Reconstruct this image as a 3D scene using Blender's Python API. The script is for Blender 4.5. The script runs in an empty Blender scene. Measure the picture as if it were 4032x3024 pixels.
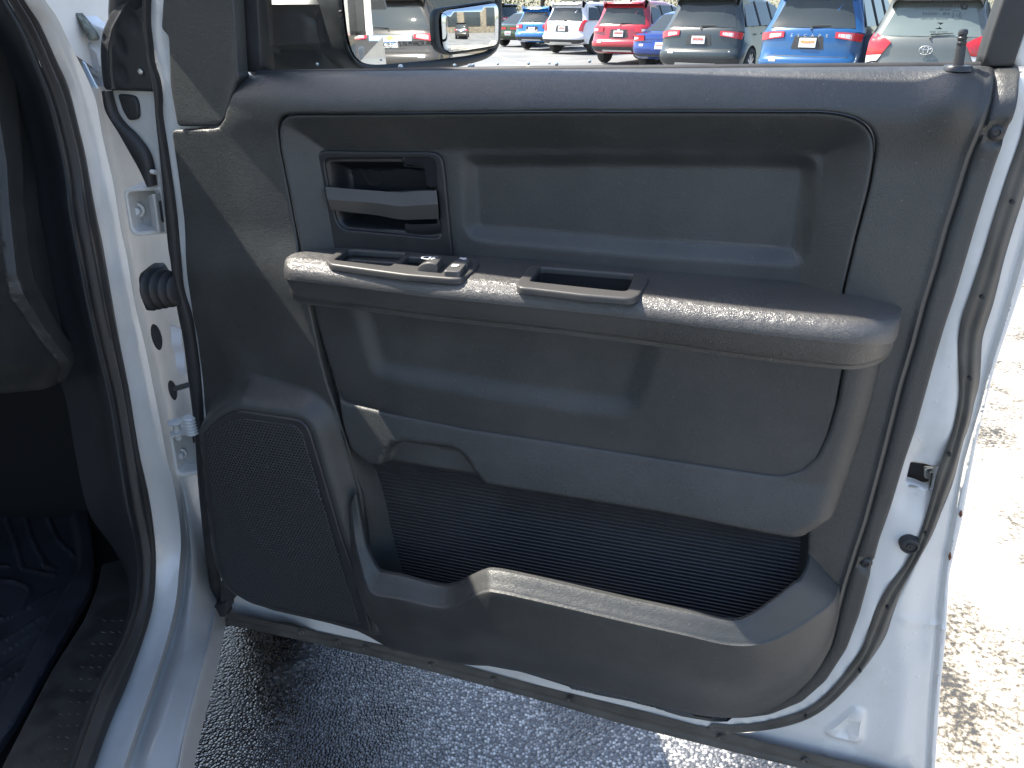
import bpy, bmesh, math, random
import numpy as np
from mathutils import Vector, Matrix
from mathutils.geometry import delaunay_2d_cdt

random.seed(7)
scene = bpy.context.scene
COL = scene.collection
R = math.radians

# ------------------------------------------------------------ camera
PITCH = R(26.2)
FPX = 3000.0
CAMZ = 1.5
cam_d = bpy.data.cameras.new("camera")
cam_d.sensor_width = 36.0
cam_d.lens = FPX / 4032 * 36.0
cam_d.clip_start = 0.02
cam_d.clip_end = 2000
cam = bpy.data.objects.new("camera", cam_d)
cam.location = (0, 0, CAMZ)
cam.rotation_euler = (math.pi / 2 - PITCH, 0, 0)
COL.objects.link(cam)
scene.camera = cam

# ------------------------------------------------------------ door frame of reference
TH = R(16.3)
DU = Vector((math.cos(TH), -math.sin(TH), 0))      # along the open door, hinge -> latch
DN = Vector((-math.sin(TH), -math.cos(TH), 0))     # out of the inner face
DD = 0.885                                          # distance of the inner face from the eye line
DZ = Vector((0, 0, 1))

# ------------------------------------------------------------ light
SUN = (DU * -0.72 + DZ * 1.0 + DN * -0.045).normalized()
SUN_EL = math.asin(SUN.z)
SUN_AZ = math.atan2(SUN.x, SUN.y)
world = bpy.data.worlds.new("World")
scene.world = world
world.use_nodes = True
wn = world.node_tree
wn.nodes.clear()
w_out = wn.nodes.new("ShaderNodeOutputWorld")
w_bg = wn.nodes.new("ShaderNodeBackground")
w_sky = wn.nodes.new("ShaderNodeTexSky")
w_sky.sky_type = 'NISHITA'
w_sky.sun_disc = False
w_sky.sun_elevation = SUN_EL
w_sky.sun_rotation = SUN_AZ
w_sky.air_density = 1.0
w_sky.dust_density = 1.6
w_bg.inputs[1].default_value = 0.15
wn.links.new(w_sky.outputs[0], w_bg.inputs[0])
wn.links.new(w_bg.outputs[0], w_out.inputs[0])
sun_d = bpy.data.lights.new("sun", 'SUN')
sun_d.energy = 5.0
sun_d.angle = R(0.53)
sun_d.color = (1.0, 0.93, 0.82)
sun_o = bpy.data.objects.new("sun", sun_d)
sun_o.rotation_euler = (-SUN).to_track_quat('-Z', 'Y').to_euler()
sun_o.location = (-5, 3, 8)
COL.objects.link(sun_o)
scene.view_settings.view_transform = 'Standard'
scene.view_settings.look = 'None'
scene.view_settings.gamma = 1.0
scene.view_settings.use_curve_mapping = False
scene.view_settings.exposure = 1.5
scene.cycles.max_bounces = 8
scene.cycles.transparent_max_bounces = 12
scene.cycles.caustics_reflective = False
scene.cycles.caustics_refractive = False
scene.cycles.sample_clamp_indirect = 6.0

# ------------------------------------------------------------ projection helpers (photo pixel -> place)
CP, SP = math.cos(PITCH), math.sin(PITCH)
def ray(px, py):
    x = (px - 2016) / FPX; y = -(py - 1512) / FPX
    return Vector((x, CP + y * SP, -SP + y * CP))
EYE = Vector((0, 0, CAMZ))
def onw(px, py, w=0.0):
    r = ray(px, py)
    return EYE + r * ((DD - w) / (-r.dot(DN)))
def onX(px, py, X):
    r = ray(px, py); return EYE + r * (X / r.x)
def onY(px, py, Y):
    r = ray(px, py); return EYE + r * (Y / r.y)
def onZ(px, py, Z):
    r = ray(px, py); return EYE + r * ((Z - CAMZ) / r.z)
D0 = DN * -DD
def D3(u, v, w):
    return D0 + DU * u + DN * w + Vector((0, 0, v))
def uvof(P):
    q = P - D0
    return (q.dot(DU), P.z)
def uv(px, py, w=0.0):
    return uvof(onw(px, py, w))
def wof(P):
    return (P - D0).dot(DN)

# ------------------------------------------------------------ materials
def lin(c):
    return c / 12.92 if c <= 0.04045 else ((c + 0.055) / 1.055) ** 2.4
def srgb(r, g, b):
    return (lin(r / 255), lin(g / 255), lin(b / 255), 1)
MATS = {}
def nodes_of(name):
    m = bpy.data.materials.new(name); m.use_nodes = True
    nt = m.node_tree; b = nt.nodes["Principled BSDF"]
    MATS[name] = m
    return m, nt, b
def N(nt, t, **kw):
    n = nt.nodes.new(t)
    for k, v in kw.items():
        if k in n.inputs.keys(): n.inputs[k].default_value = v
        else: setattr(n, k, v)
    return n
def plain(name, col, rough=0.5, metal=0.0, coat=0.0, spec=0.5, var=0.0, vscale=20.0, bump=0.0, bscale=300.0, bdist=0.0005, stretch=None, wear=0.0):
    m, nt, b = nodes_of(name)
    b.inputs["Base Color"].default_value = (*col[:3], 1)
    b.inputs["Roughness"].default_value = rough
    b.inputs["Metallic"].default_value = metal
    b.inputs["Coat Weight"].default_value = coat
    b.inputs["Coat Roughness"].default_value = 0.08
    b.inputs["Specular IOR Level"].default_value = spec
    tc = N(nt, "ShaderNodeTexCoord")
    if var > 0:
        no = N(nt, "ShaderNodeTexNoise"); no.inputs["Scale"].default_value = vscale; no.inputs["Detail"].default_value = 5
        nt.links.new(tc.outputs["Object"], no.inputs["Vector"])
        mr = N(nt, "ShaderNodeMapRange"); mr.inputs["From Min"].default_value = 0.3; mr.inputs["From Max"].default_value = 0.7
        mr.inputs["To Min"].default_value = 1 - var; mr.inputs["To Max"].default_value = 1 + var
        nt.links.new(no.outputs["Fac"], mr.inputs["Value"])
        mx = N(nt, "ShaderNodeMix", data_type='RGBA', blend_type='MULTIPLY'); mx.inputs[0].default_value = 1
        mx.inputs[6].default_value = (*col[:3], 1)
        nt.links.new(mr.outputs[0], mx.inputs[7])
        nt.links.new(mx.outputs[2], b.inputs["Base Color"])
        r2 = N(nt, "ShaderNodeMapRange"); r2.inputs["From Min"].default_value = 0.3; r2.inputs["From Max"].default_value = 0.7
        r2.inputs["To Min"].default_value = max(0.02, rough - var * 0.3); r2.inputs["To Max"].default_value = min(1, rough + var * 0.3)
        nt.links.new(no.outputs["Fac"], r2.inputs["Value"]); nt.links.new(r2.outputs[0], b.inputs["Roughness"])
    if bump > 0:
        mp = N(nt, "ShaderNodeMapping")
        if stretch: mp.inputs["Scale"].default_value = stretch
        nt.links.new(tc.outputs["Object"], mp.inputs["Vector"])
        nb = N(nt, "ShaderNodeTexNoise"); nb.inputs["Scale"].default_value = bscale; nb.inputs["Detail"].default_value = 3
        nt.links.new(mp.outputs[0], nb.inputs["Vector"])
        bp = N(nt, "ShaderNodeBump"); bp.inputs["Strength"].default_value = bump; bp.inputs["Distance"].default_value = bdist
        nt.links.new(nb.outputs["Fac"], bp.inputs["Height"]); nt.links.new(bp.outputs[0], b.inputs["Normal"])
    return m

def leather(name, col, rough, strength=0.5, scale=260.0, dust=0.25):
    """moulded plastic with a leather grain: wrinkly cells, faint dust and small scuffs"""
    m, nt, b = nodes_of(name)
    b.inputs["Specular IOR Level"].default_value = 0.8
    b.inputs["Coat Weight"].default_value = 0.35; b.inputs["Coat Roughness"].default_value = 0.30
    tc = N(nt, "ShaderNodeTexCoord")
    mp = N(nt, "ShaderNodeMapping"); mp.inputs["Scale"].default_value = (1.0, 1.0, 1.7)
    mp.inputs["Rotation"].default_value = (0, R(28), 0)
    nt.links.new(tc.outputs["Object"], mp.inputs["Vector"])
    no = N(nt, "ShaderNodeTexNoise"); no.inputs["Scale"].default_value = 90; no.inputs["Detail"].default_value = 2
    nt.links.new(mp.outputs[0], no.inputs["Vector"])
    ad = N(nt, "ShaderNodeMix", data_type='RGBA', blend_type='LINEAR_LIGHT'); ad.inputs[0].default_value = 0.012
    nt.links.new(mp.outputs[0], ad.inputs[6]); nt.links.new(no.outputs["Color"], ad.inputs[7])
    vo = N(nt, "ShaderNodeTexVoronoi", feature='DISTANCE_TO_EDGE'); vo.inputs["Scale"].default_value = scale
    nt.links.new(ad.outputs[2], vo.inputs["Vector"])
    cr = N(nt, "ShaderNodeMapRange"); cr.inputs["From Max"].default_value = 0.22
    nt.links.new(vo.outputs["Distance"], cr.inputs["Value"])
    n2 = N(nt, "ShaderNodeTexNoise"); n2.inputs["Scale"].default_value = scale * 0.6; n2.inputs["Detail"].default_value = 5
    nt.links.new(mp.outputs[0], n2.inputs["Vector"])
    sm = N(nt, "ShaderNodeMath", operation='ADD')
    nt.links.new(cr.outputs[0], sm.inputs[0]); nt.links.new(n2.outputs["Fac"], sm.inputs[1])
    bp = N(nt, "ShaderNodeBump"); bp.inputs["Strength"].default_value = strength; bp.inputs["Distance"].default_value = 0.0009
    nt.links.new(sm.outputs[0], bp.inputs["Height"]); nt.links.new(bp.outputs[0], b.inputs["Normal"]); nt.links.new(bp.outputs[0], b.inputs["Coat Normal"])
    # dust and wear: broad blotches plus little specks
    d1 = N(nt, "ShaderNodeTexNoise"); d1.inputs["Scale"].default_value = 7; d1.inputs["Detail"].default_value = 8; d1.inputs["Roughness"].default_value = 0.65
    nt.links.new(tc.outputs["Object"], d1.inputs["Vector"])
    r1 = N(nt, "ShaderNodeMapRange"); r1.inputs["From Min"].default_value = 0.42; r1.inputs["From Max"].default_value = 0.75
    r1.inputs["To Max"].default_value = dust
    nt.links.new(d1.outputs["Fac"], r1.inputs["Value"])
    v2 = N(nt, "ShaderNodeTexVoronoi"); v2.inputs["Scale"].default_value = 75
    nt.links.new(tc.outputs["Object"], v2.inputs["Vector"])
    r2 = N(nt, "ShaderNodeMapRange"); r2.inputs["From Min"].default_value = 0.085; r2.inputs["From Max"].default_value = 0.05
    r2.inputs["To Max"].default_value = 0.5
    nt.links.new(v2.outputs["Distance"], r2.inputs["Value"])
    mxx = N(nt, "ShaderNodeMath", operation='MAXIMUM')
    nt.links.new(r1.outputs[0], mxx.inputs[0]); nt.links.new(r2.outputs[0], mxx.inputs[1])
    mx = N(nt, "ShaderNodeMix", data_type='RGBA')
    mx.inputs[6].default_value = (*col[:3], 1); mx.inputs[7].default_value = (0.13, 0.125, 0.12, 1)
    nt.links.new(mxx.outputs[0], mx.inputs[0]); nt.links.new(mx.outputs[2], b.inputs["Base Color"])
    rr = N(nt, "ShaderNodeMapRange"); rr.inputs["To Min"].default_value = rough - 0.04; rr.inputs["To Max"].default_value = rough + 0.12
    nt.links.new(d1.outputs["Fac"], rr.inputs["Value"]); nt.links.new(rr.outputs[0], b.inputs["Roughness"])
    return m

PL = (0.018, 0.0205, 0.0205)
m_trim = leather("grained_trim_plastic", PL, 0.55, 0.26, 300)
m_soft = leather("soft_grained_trim", (0.016, 0.0185, 0.019), 0.58, 0.22, 340)
m_arm = leather("armrest_skin", (0.036, 0.035, 0.034), 0.54, 0.36, 400)
m_cup = plain("shade_dark_cup_plastic", (0.010, 0.012, 0.015), 0.35, spec=0.45, bump=0.06, bscale=900, bdist=0.0003)  # black plastic, darkened more to stand for shade deep in the cup
m_footwell = plain("footwell_plastic", (0.018, 0.021, 0.025), 0.55, bump=0.15, bscale=500)
_pb = m_arm.node_tree.nodes["Principled BSDF"]; _pb.inputs["Coat Weight"].default_value = 0.9; _pb.inputs["Coat Roughness"].default_value = 0.24
m_smooth = plain("smooth_dark_plastic", (0.028, 0.029, 0.032), 0.38, var=0.12, vscale=30, bump=0.10, bscale=900, bdist=0.0003)
m_switch = plain("satin_switch_plastic", (0.080, 0.079, 0.077), 0.36, bump=0.2, bscale=1400, bdist=0.0003)
m_bezel = plain("matt_bezel_plastic", (0.055, 0.054, 0.053), 0.45, bump=0.3, bscale=1300, bdist=0.0003)
m_dark = plain("dark_plastic_cavity_shade", (0.012, 0.013, 0.015), 0.6)
m_rubber = plain("black_rubber", (0.030, 0.030, 0.031), 0.55, var=0.3, vscale=25, bump=0.12, bscale=500)
m_rubber_dusty_sheen = plain("dusty_sunlit_rubber", (0.085, 0.080, 0.070), 0.5, var=0.35, vscale=18, bump=0.2, bscale=400)  # dusty rubber, base lightened to stand for sunlit sheen
m_print = plain("white_print", (0.75, 0.76, 0.78), 0.5)
m_blackprint = plain("black_glass_print", (0.02, 0.02, 0.022), 0.6)
m_steel = plain("painted_bolt_steel", (0.55, 0.58, 0.60), 0.38, metal=0.3)
m_zinc = plain("zinc_plated_steel", (0.55, 0.55, 0.50), 0.35, metal=0.9, var=0.2, vscale=60)
m_outerblack = plain("outer_black_plastic", (0.030, 0.032, 0.034), 0.48, var=0.25, vscale=30, bump=0.12, bscale=700)

def paint(name, col, flake=True, rough=0.32, drops=True):
    m, nt, b = nodes_of(name)
    b.inputs["Coat Weight"].default_value = 0.6; b.inputs["Coat Roughness"].default_value = 0.06
    tc = N(nt, "ShaderNodeTexCoord")
    no = N(nt, "ShaderNodeTexNoise"); no.inputs["Scale"].default_value = 9; no.inputs["Detail"].default_value = 9; no.inputs["Roughness"].default_value = 0.7
    nt.links.new(tc.outputs["Object"], no.inputs["Vector"])
    mr = N(nt, "ShaderNodeMapRange"); mr.inputs["From Min"].default_value = 0.50; mr.inputs["From Max"].default_value = 0.85; mr.inputs["To Max"].default_value = 0.45
    nt.links.new(no.outputs["Fac"], mr.inputs["Value"])
    mx = N(nt, "ShaderNodeMix", data_type='RGBA')
    mx.inputs[6].default_value = (*col[:3], 1); mx.inputs[7].default_value = (col[0] * .62, col[1] * .58, col[2] * .5, 1)
    nt.links.new(mr.outputs[0], mx.inputs[0]); nt.links.new(mx.outputs[2], b.inputs["Base Color"])
    b.inputs["Roughness"].default_value = rough
    if drops:
        vo = N(nt, "ShaderNodeTexVoronoi", feature='SMOOTH_F1'); vo.inputs["Scale"].default_value = 55; vo.inputs["Smoothness"].default_value = 0.05
        nt.links.new(tc.outputs["Object"], vo.inputs["Vector"])
        rg = N(nt, "ShaderNodeMapRange"); rg.inputs["From Min"].default_value = 0.16; rg.inputs["From Max"].default_value = 0.03
        nt.links.new(vo.outputs["Distance"], rg.inputs["Value"])
        n3 = N(nt, "ShaderNodeTexNoise"); n3.inputs["Scale"].default_value = 900
        nt.links.new(tc.outputs["Object"], n3.inputs["Vector"])
        ad = N(nt, "ShaderNodeMath", operation='MULTIPLY_ADD'); ad.inputs[1].default_value = 0.06
        nt.links.new(n3.outputs["Fac"], ad.inputs[0]); nt.links.new(rg.outputs[0], ad.inputs[2])
        bp = N(nt, "ShaderNodeBump"); bp.inputs["Strength"].default_value = 0.35; bp.inputs["Distance"].default_value = 0.0012
        nt.links.new(ad.outputs[0], bp.inputs["Height"]); nt.links.new(bp.outputs[0], b.inputs["Normal"])
    return m
m_white = paint("white_truck_paint", (0.73, 0.725, 0.70))
m_jamb_shade = paint("shaded_jamb_white", (0.36, 0.365, 0.36), rough=0.4)  # truck white darkened to paint the shade on hinge face and webs
m_white_in = paint("white_inner_paint", (0.62, 0.62, 0.60), rough=0.42)

def grille_mat():
    m, nt, b = nodes_of("perforated_speaker_grille")
    tc = N(nt, "ShaderNodeTexCoord")
    vm = N(nt, "ShaderNodeVectorMath", operation='DOT_PRODUCT'); vm.inputs[1].default_value = DU
    nt.links.new(tc.outputs["Object"], vm.inputs[0])
    sp = N(nt, "ShaderNodeSeparateXYZ"); nt.links.new(tc.outputs["Object"], sp.inputs[0])
    pitch = 0.0054
    def hexdist(off):
        a = N(nt, "ShaderNodeMath", operation='MULTIPLY_ADD'); a.inputs[1].default_value = 1 / pitch; a.inputs[2].default_value = off + 500
        nt.links.new(vm.outputs["Value"], a.inputs[0])
        c = N(nt, "ShaderNodeMath", operation='MULTIPLY_ADD'); c.inputs[1].default_value = 1 / (pitch * 1.732); c.inputs[2].default_value = off + 500
        nt.links.new(sp.outputs["Z"], c.inputs[0])
        fa = N(nt, "ShaderNodeMath", operation='FRACT'); nt.links.new(a.outputs[0], fa.inputs[0])
        fc = N(nt, "ShaderNodeMath", operation='FRACT'); nt.links.new(c.outputs[0], fc.inputs[0])
        sa = N(nt, "ShaderNodeMath", operation='SUBTRACT'); sa.inputs[1].default_value = 0.5; nt.links.new(fa.outputs[0], sa.inputs[0])
        sc = N(nt, "ShaderNodeMath", operation='MULTIPLY_ADD'); sc.inputs[1].default_value = 1.732; sc.inputs[2].default_value = -0.866; nt.links.new(fc.outputs[0], sc.inputs[0])
        q = N(nt, "ShaderNodeMath", operation='MULTIPLY'); nt.links.new(sa.outputs[0], q.inputs[0]); nt.links.new(sa.outputs[0], q.inputs[1])
        p = N(nt, "ShaderNodeMath", operation='MULTIPLY_ADD'); nt.links.new(sc.outputs[0], p.inputs[0]); nt.links.new(sc.outputs[0], p.inputs[1]); nt.links.new(q.outputs[0], p.inputs[2])
        s = N(nt, "ShaderNodeMath", operation='SQRT'); nt.links.new(p.outputs[0], s.inputs[0])
        return s
    a, c = hexdist(0.0), hexdist(0.5)
    mn = N(nt, "ShaderNodeMath", operation='MINIMUM'); nt.links.new(a.outputs[0], mn.inputs[0]); nt.links.new(c.outputs[0], mn.inputs[1])
    rg = N(nt, "ShaderNodeMapRange"); rg.inputs["From Min"].default_value = 0.26; rg.inputs["From Max"].default_value = 0.36
    nt.links.new(mn.outputs[0], rg.inputs["Value"])
    mx = N(nt, "ShaderNodeMix", data_type='RGBA'); mx.inputs[6].default_value = (0.002, 0.002, 0.003, 1); mx.inputs[7].default_value = (0.042, 0.045, 0.050, 1)
    nt.links.new(rg.outputs[0], mx.inputs[0]); nt.links.new(mx.outputs[2], b.inputs["Base Color"])
    b.inputs["Roughness"].default_value = 0.5
    bp = N(nt, "ShaderNodeBump"); bp.inputs["Strength"].default_value = 0.6; bp.inputs["Distance"].default_value = 0.001
    nt.links.new(rg.outputs[0], bp.inputs["Height"]); nt.links.new(bp.outputs[0], b.inputs["Normal"])
    return m
m_grille = grille_mat()

def glass_mat(name, refl=0.07, tint=(0.93, 0.96, 0.95)):
    m, nt, b = nodes_of(name)
    nt.nodes.remove(b)
    out = nt.nodes["Material Output"]
    t = N(nt, "ShaderNodeBsdfTransparent"); t.inputs[0].default_value = (*tint, 1)
    g = N(nt, "ShaderNodeBsdfGlossy"); g.inputs["Roughness"].default_value = 0.02
    fr = N(nt, "ShaderNodeLayerWeight"); fr.inputs[0].default_value = 0.25
    mu = N(nt, "ShaderNodeMath", operation='MULTIPLY_ADD'); mu.inputs[1].default_value = 0.6; mu.inputs[2].default_value = refl
    nt.links.new(fr.outputs["Fresnel"], mu.inputs[0])
    mx = N(nt, "ShaderNodeMixShader")
    nt.links.new(mu.outputs[0], mx.inputs[0]); nt.links.new(t.outputs[0], mx.inputs[1]); nt.links.new(g.outputs[0], mx.inputs[2])
    nt.links.new(mx.outputs[0], out.inputs[0])
    return m
m_glass = glass_mat("clear_window_glass", 0.0)
m_carglass = plain("tinted_car_glass", (0.035, 0.044, 0.050), 0.05, spec=0.3)  # glass tone lifted toward grey to stand for window reflections
m_sheenglass = plain("reflection_paled_car_glass", (0.13, 0.16, 0.16), 0.08, spec=0.4)  # car glass paled in its colour to stand for reflections
m_mirror = plain("mirror_silver", (0.86, 0.88, 0.88), 0.015, metal=1.0)
m_chrome = plain("chrome", (0.75, 0.76, 0.78), 0.12, metal=1.0)
m_redlens = plain("red_lamp_lens", (0.55, 0.02, 0.03), 0.12, coat=0.5, var=0.2, vscale=40)
m_clearlens = plain("clear_lamp_lens", (0.62, 0.58, 0.58), 0.12, coat=0.5, var=0.15, vscale=40)
m_plate = plain("plate_white", (0.75, 0.75, 0.74), 0.4)
m_tyre = plain("tyre_rubber", (0.022, 0.022, 0.023), 0.75, bump=0.3, bscale=120, bdist=0.004)
m_rim = plain("alloy_rim", (0.55, 0.56, 0.58), 0.28, metal=0.8)
m_clad = plain("dark_cladding", (0.035, 0.036, 0.038), 0.55, bump=0.1, bscale=300)

# ------------------------------------------------------------ mesh helpers
def tag(o, label=None, cat=None, group=None, kind=None):
    if label: o["label"] = label
    if cat: o["category"] = cat
    if group: o["group"] = group
    if kind: o["kind"] = kind
    return o
def empty(name, loc=(0, 0, 0), rz=0.0, parent=None):
    o = bpy.data.objects.new(name, None); o.location = loc; o.rotation_euler = (0, 0, rz)
    o.empty_display_size = 0.1
    COL.objects.link(o)
    if parent: o.parent = parent
    return o
def obj(name, verts, faces, mat, parent=None, sharp=35, smooth=True):
    me = bpy.data.meshes.new(name)
    me.from_pydata([tuple(v) for v in verts], [], faces)
    me.validate(); me.update()
    if smooth:
        me.polygons.foreach_set("use_smooth", [True] * len(me.polygons))
        if sharp: me.set_sharp_from_angle(angle=R(sharp))
    if mat: me.materials.append(mat)
    o = bpy.data.objects.new(name, me); COL.objects.link(o)
    if parent: o.parent = parent
    return o
def join_geo(parts):
    V, F = [], []
    for v, f in parts:
        k = len(V); V += list(v); F += [tuple(i + k for i in q) for q in f]
    return V, F
def box_geo(c, s, rot=None):
    """c centre, s full sizes, rot 3x3 matrix"""
    c = Vector(c); hx, hy, hz = s[0] / 2, s[1] / 2, s[2] / 2
    V = []
    for x, y, z in ((-1, -1, -1), (1, -1, -1), (1, 1, -1), (-1, 1, -1), (-1, -1, 1), (1, -1, 1), (1, 1, 1), (-1, 1, 1)):
        p = Vector((x * hx, y * hy, z * hz))
        if rot: p = rot @ p
        V.append(c + p)
    return V, [(0, 3, 2, 1), (4, 5, 6, 7), (0, 1, 5, 4), (1, 2, 6, 5), (2, 3, 7, 6), (3, 0, 4, 7)]
def bevbox(name, c, s, mat, parent=None, rot=None, bev=0.004, seg=2):
    V, F = box_geo(c, s, rot)
    bm = bmesh.new(); vs = [bm.verts.new(v) for v in V]
    for f in F: bm.faces.new([vs[i] for i in f])
    bmesh.ops.bevel(bm, geom=bm.edges[:], offset=bev, segments=seg, affect='EDGES', profile=0.5)
    bmesh.ops.recalc_face_normals(bm, faces=bm.faces[:])
    me = bpy.data.meshes.new(name); bm.to_mesh(me); bm.free()
    me.polygons.foreach_set("use_smooth", [True] * len(me.polygons)); me.set_sharp_from_angle(angle=R(40))
    if mat: me.materials.append(mat)
    o = bpy.data.objects.new(name, me); COL.objects.link(o)
    if parent: o.parent = parent
    return o
def catmull(P, n, closed=False):
    """P list of Vector; n samples over the index parameter"""
    m = len(P); out = []
    for i in range(n):
        t = i / (n if closed else n - 1) * (m if closed else m - 1)
        k = min(int(t), m - 1 if closed else m - 2); f = t - k
        if closed:
            p0, p1, p2, p3 = P[(k - 1) % m], P[k % m], P[(k + 1) % m], P[(k + 2) % m]
        else:
            p1, p2 = P[k], P[k + 1]
            p0 = P[k - 1] if k > 0 else p1 * 2 - p2
            p3 = P[k + 2] if k + 2 < m else p2 * 2 - p1
        out.append(0.5 * ((2 * p1) + (p2 - p0) * f + (2 * p0 - 5 * p1 + 4 * p2 - p3) * f * f + (3 * p1 - p0 - 3 * p2 + p3) * f ** 3))
    return out
def lerp_curve(P, n):
    """even arc-length resample of a polyline smoothed by catmull"""
    Q = catmull(P, max(len(P) * 8, 16))
    L = [0.0]
    for a, b in zip(Q, Q[1:]): L.append(L[-1] + (b - a).length)
    out = []; k = 0
    for i in range(n):
        d = L[-1] * i / (n - 1)
        while k < len(L) - 2 and L[k + 1] < d: k += 1
        f = (d - L[k]) / max(L[k + 1] - L[k], 1e-9)
        out.append(Q[k].lerp(Q[k + 1], min(max(f, 0), 1)))
    return out
def grid_geo(rows, closed_rows=False):
    n = len(rows[0]); V = [p for r in rows for p in r]; F = []
    for i in range(len(rows) - 1):
        for j in range(n - 1):
            a = i * n + j; F.append((a, a + 1, a + n + 1, a + n))
        if closed_rows:
            a = i * n + n - 1; F.append((a, i * n, (i + 1) * n, a + n))
    return V, F
def loft(name, curves, mat, parent=None, n=60, across=4, idx=False, smooth_across=True, sharp=40, flip=False):
    C = [(catmull(c, n) if idx else lerp_curve(c, n)) for c in curves]
    rows = []
    if smooth_across and len(C) > 2:
        m = (len(C) - 1) * across + 1
        cols = [catmull([c[i] for c in C], m) for i in range(n)]
        rows = [[cols[i][j] for i in range(n)] for j in range(m)]
    else:
        for a, b in zip(C, C[1:]):
            for k in range(across):
                rows.append([p.lerp(q, k / across) for p, q in zip(a, b)])
        rows.append(C[-1])
    V, F = grid_geo(rows)
    if flip: F = [f[::-1] for f in F]
    return obj(name, V, F, mat, parent, sharp=sharp)
def ribbon(name, A, B, mat, parent=None, bulge=0.01, dirv=None, n=120, across=8, profile=None):
    """strip between two 3-D curves, arched toward dirv with an elliptical section"""
    A = lerp_curve(A, n); B = lerp_curve(B, n)
    dirv = dirv or DN
    rows = []
    for k in range(across + 1):
        t = k / across
        if profile: s, h = profile(t)
        else:
            a = math.pi * t; s, h = (1 - math.cos(a)) / 2, math.sin(a)
        rows.append([p.lerp(q, s) + dirv * (h * bulge) for p, q in zip(A, B)])
    V, F = grid_geo(rows)
    return obj(name, V, F, mat, parent, sharp=60)
def tube_geo(P, r, seg=10, closed=False, cap=True):
    P = [Vector(p) for p in P]; V, F = [], []
    n = len(P); up = Vector((0.13, 0.27, 0.95)).normalized()
    for i, p in enumerate(P):
        if closed: t = (P[(i + 1) % n] - P[i - 1])
        else: t = (P[min(i + 1, n - 1)] - P[max(i - 1, 0)])
        t = t.normalized()
        a = t.cross(up)
        if a.length < 1e-3: a = t.cross(Vector((1, 0, 0)))
        a.normalize(); b = t.cross(a)
        rr = r[i] if isinstance(r, (list, tuple)) else r
        for k in range(seg):
            g = 2 * math.pi * k / seg
            V.append(p + a * (math.cos(g) * rr) + b * (math.sin(g) * rr))
    for i in range(n if closed else n - 1):
        for k in range(seg):
            a0 = i * seg + k; a1 = i * seg + (k + 1) % seg
            b0 = ((i + 1) % n) * seg + k; b1 = ((i + 1) % n) * seg + (k + 1) % seg
            F.append((a0, a1, b1, b0))
    if cap and not closed:
        F.append(tuple(range(seg))[::-1]); F.append(tuple(range((n - 1) * seg, n * seg)))
    return V, F
def tube(name, P, r, mat, parent=None, seg=10, closed=False):
    V, F = tube_geo(P, r, seg, closed); return obj(name, V, F, mat, parent, sharp=50)
def lathe_geo(o, axis, prof, seg=24):
    """prof list of (radius, height along axis)"""
    o = Vector(o); axis = Vector(axis).normalized()
    a = axis.orthogonal().normalized(); b = axis.cross(a)
    V, F = [], []
    for r, h in prof:
        for k in range(seg):
            g = 2 * math.pi * k / seg
            V.append(o + axis * h + a * (r * math.cos(g)) + b * (r * math.sin(g)))
    for i in range(len(prof) - 1):
        for k in range(seg):
            F.append((i * seg + k, i * seg + (k + 1) % seg, (i + 1) * seg + (k + 1) % seg, (i + 1) * seg + k))
    F.append(tuple(range(seg))[::-1]); F.append(tuple(range((len(prof) - 1) * seg, len(prof) * seg)))
    return V, F
def lathe(name, o, axis, prof, mat, parent=None, seg=24):
    V, F = lathe_geo(o, axis, prof, seg); return obj(name, V, F, mat, parent, sharp=35)

# ---- polygons in the door plane
def resample_closed(poly, h):
    out = []
    n = len(poly)
    for i in range(n):
        a = np.array(poly[i]); b = np.array(poly[(i + 1) % n]); L = np.linalg.norm(b - a)
        m = max(1, int(round(L / h)))
        for k in range(m): out.append(a + (b - a) * k / m)
    return np.array(out)
def smooth_closed(P, it=3):
    for _ in range(it): P = 0.25 * np.roll(P, 1, 0) + 0.5 * P + 0.25 * np.roll(P, -1, 0)
    return P
def sdist(P, poly):
    """signed distance, positive inside; P (n,2), poly (m,2)"""
    P = np.asarray(P, float); poly = np.asarray(poly, float)
    lo = poly.min(0) - 0.06; hi = poly.max(0) + 0.06
    near = ((P > lo) & (P < hi)).all(1)
    if not near.all():
        out = np.full(len(P), -1.0)
        if near.any(): out[near] = sdist(P[near], poly)
        return out
    d = np.full(len(P), 1e9); ins = np.zeros(len(P), bool)
    m = len(poly)
    for i in range(m):
        a = poly[i]; b = poly[(i + 1) % m]; e = b - a
        w = P - a; t = np.clip((w @ e) / max(e @ e, 1e-12), 0, 1)
        q = w - t[:, None] * e; d = np.minimum(d, (q * q).sum(1))
        c1 = (a[1] > P[:, 1]) != (b[1] > P[:, 1])
        if c1.any() and abs(b[1] - a[1]) > 1e-12:
            xi = (b[0] - a[0]) * (P[:, 1] - a[1]) / (b[1] - a[1]) + a[0]
            ins ^= c1 & (P[:, 0] < xi)
    d = np.sqrt(d); return np.where(ins, d, -d)
def ldist(P, line):
    """distance to an open polyline, with sign (+ to the left hand of its direction)"""
    P = np.asarray(P, float); line = np.asarray(line, float)
    d = np.full(len(P), 1e9); s = np.ones(len(P))
    for i in range(len(line) - 1):
        a = line[i]; b = line[i + 1]; e = b - a
        w = P - a; t = np.clip((w @ e) / max(e @ e, 1e-12), 0, 1)
        q = w - t[:, None] * e; dd = np.sqrt((q * q).sum(1)); cr = e[0] * w[:, 1] - e[1] * w[:, 0]
        k = dd < d; d = np.where(k, dd, d); s = np.where(k, np.sign(cr), s)
    return d * s
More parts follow.
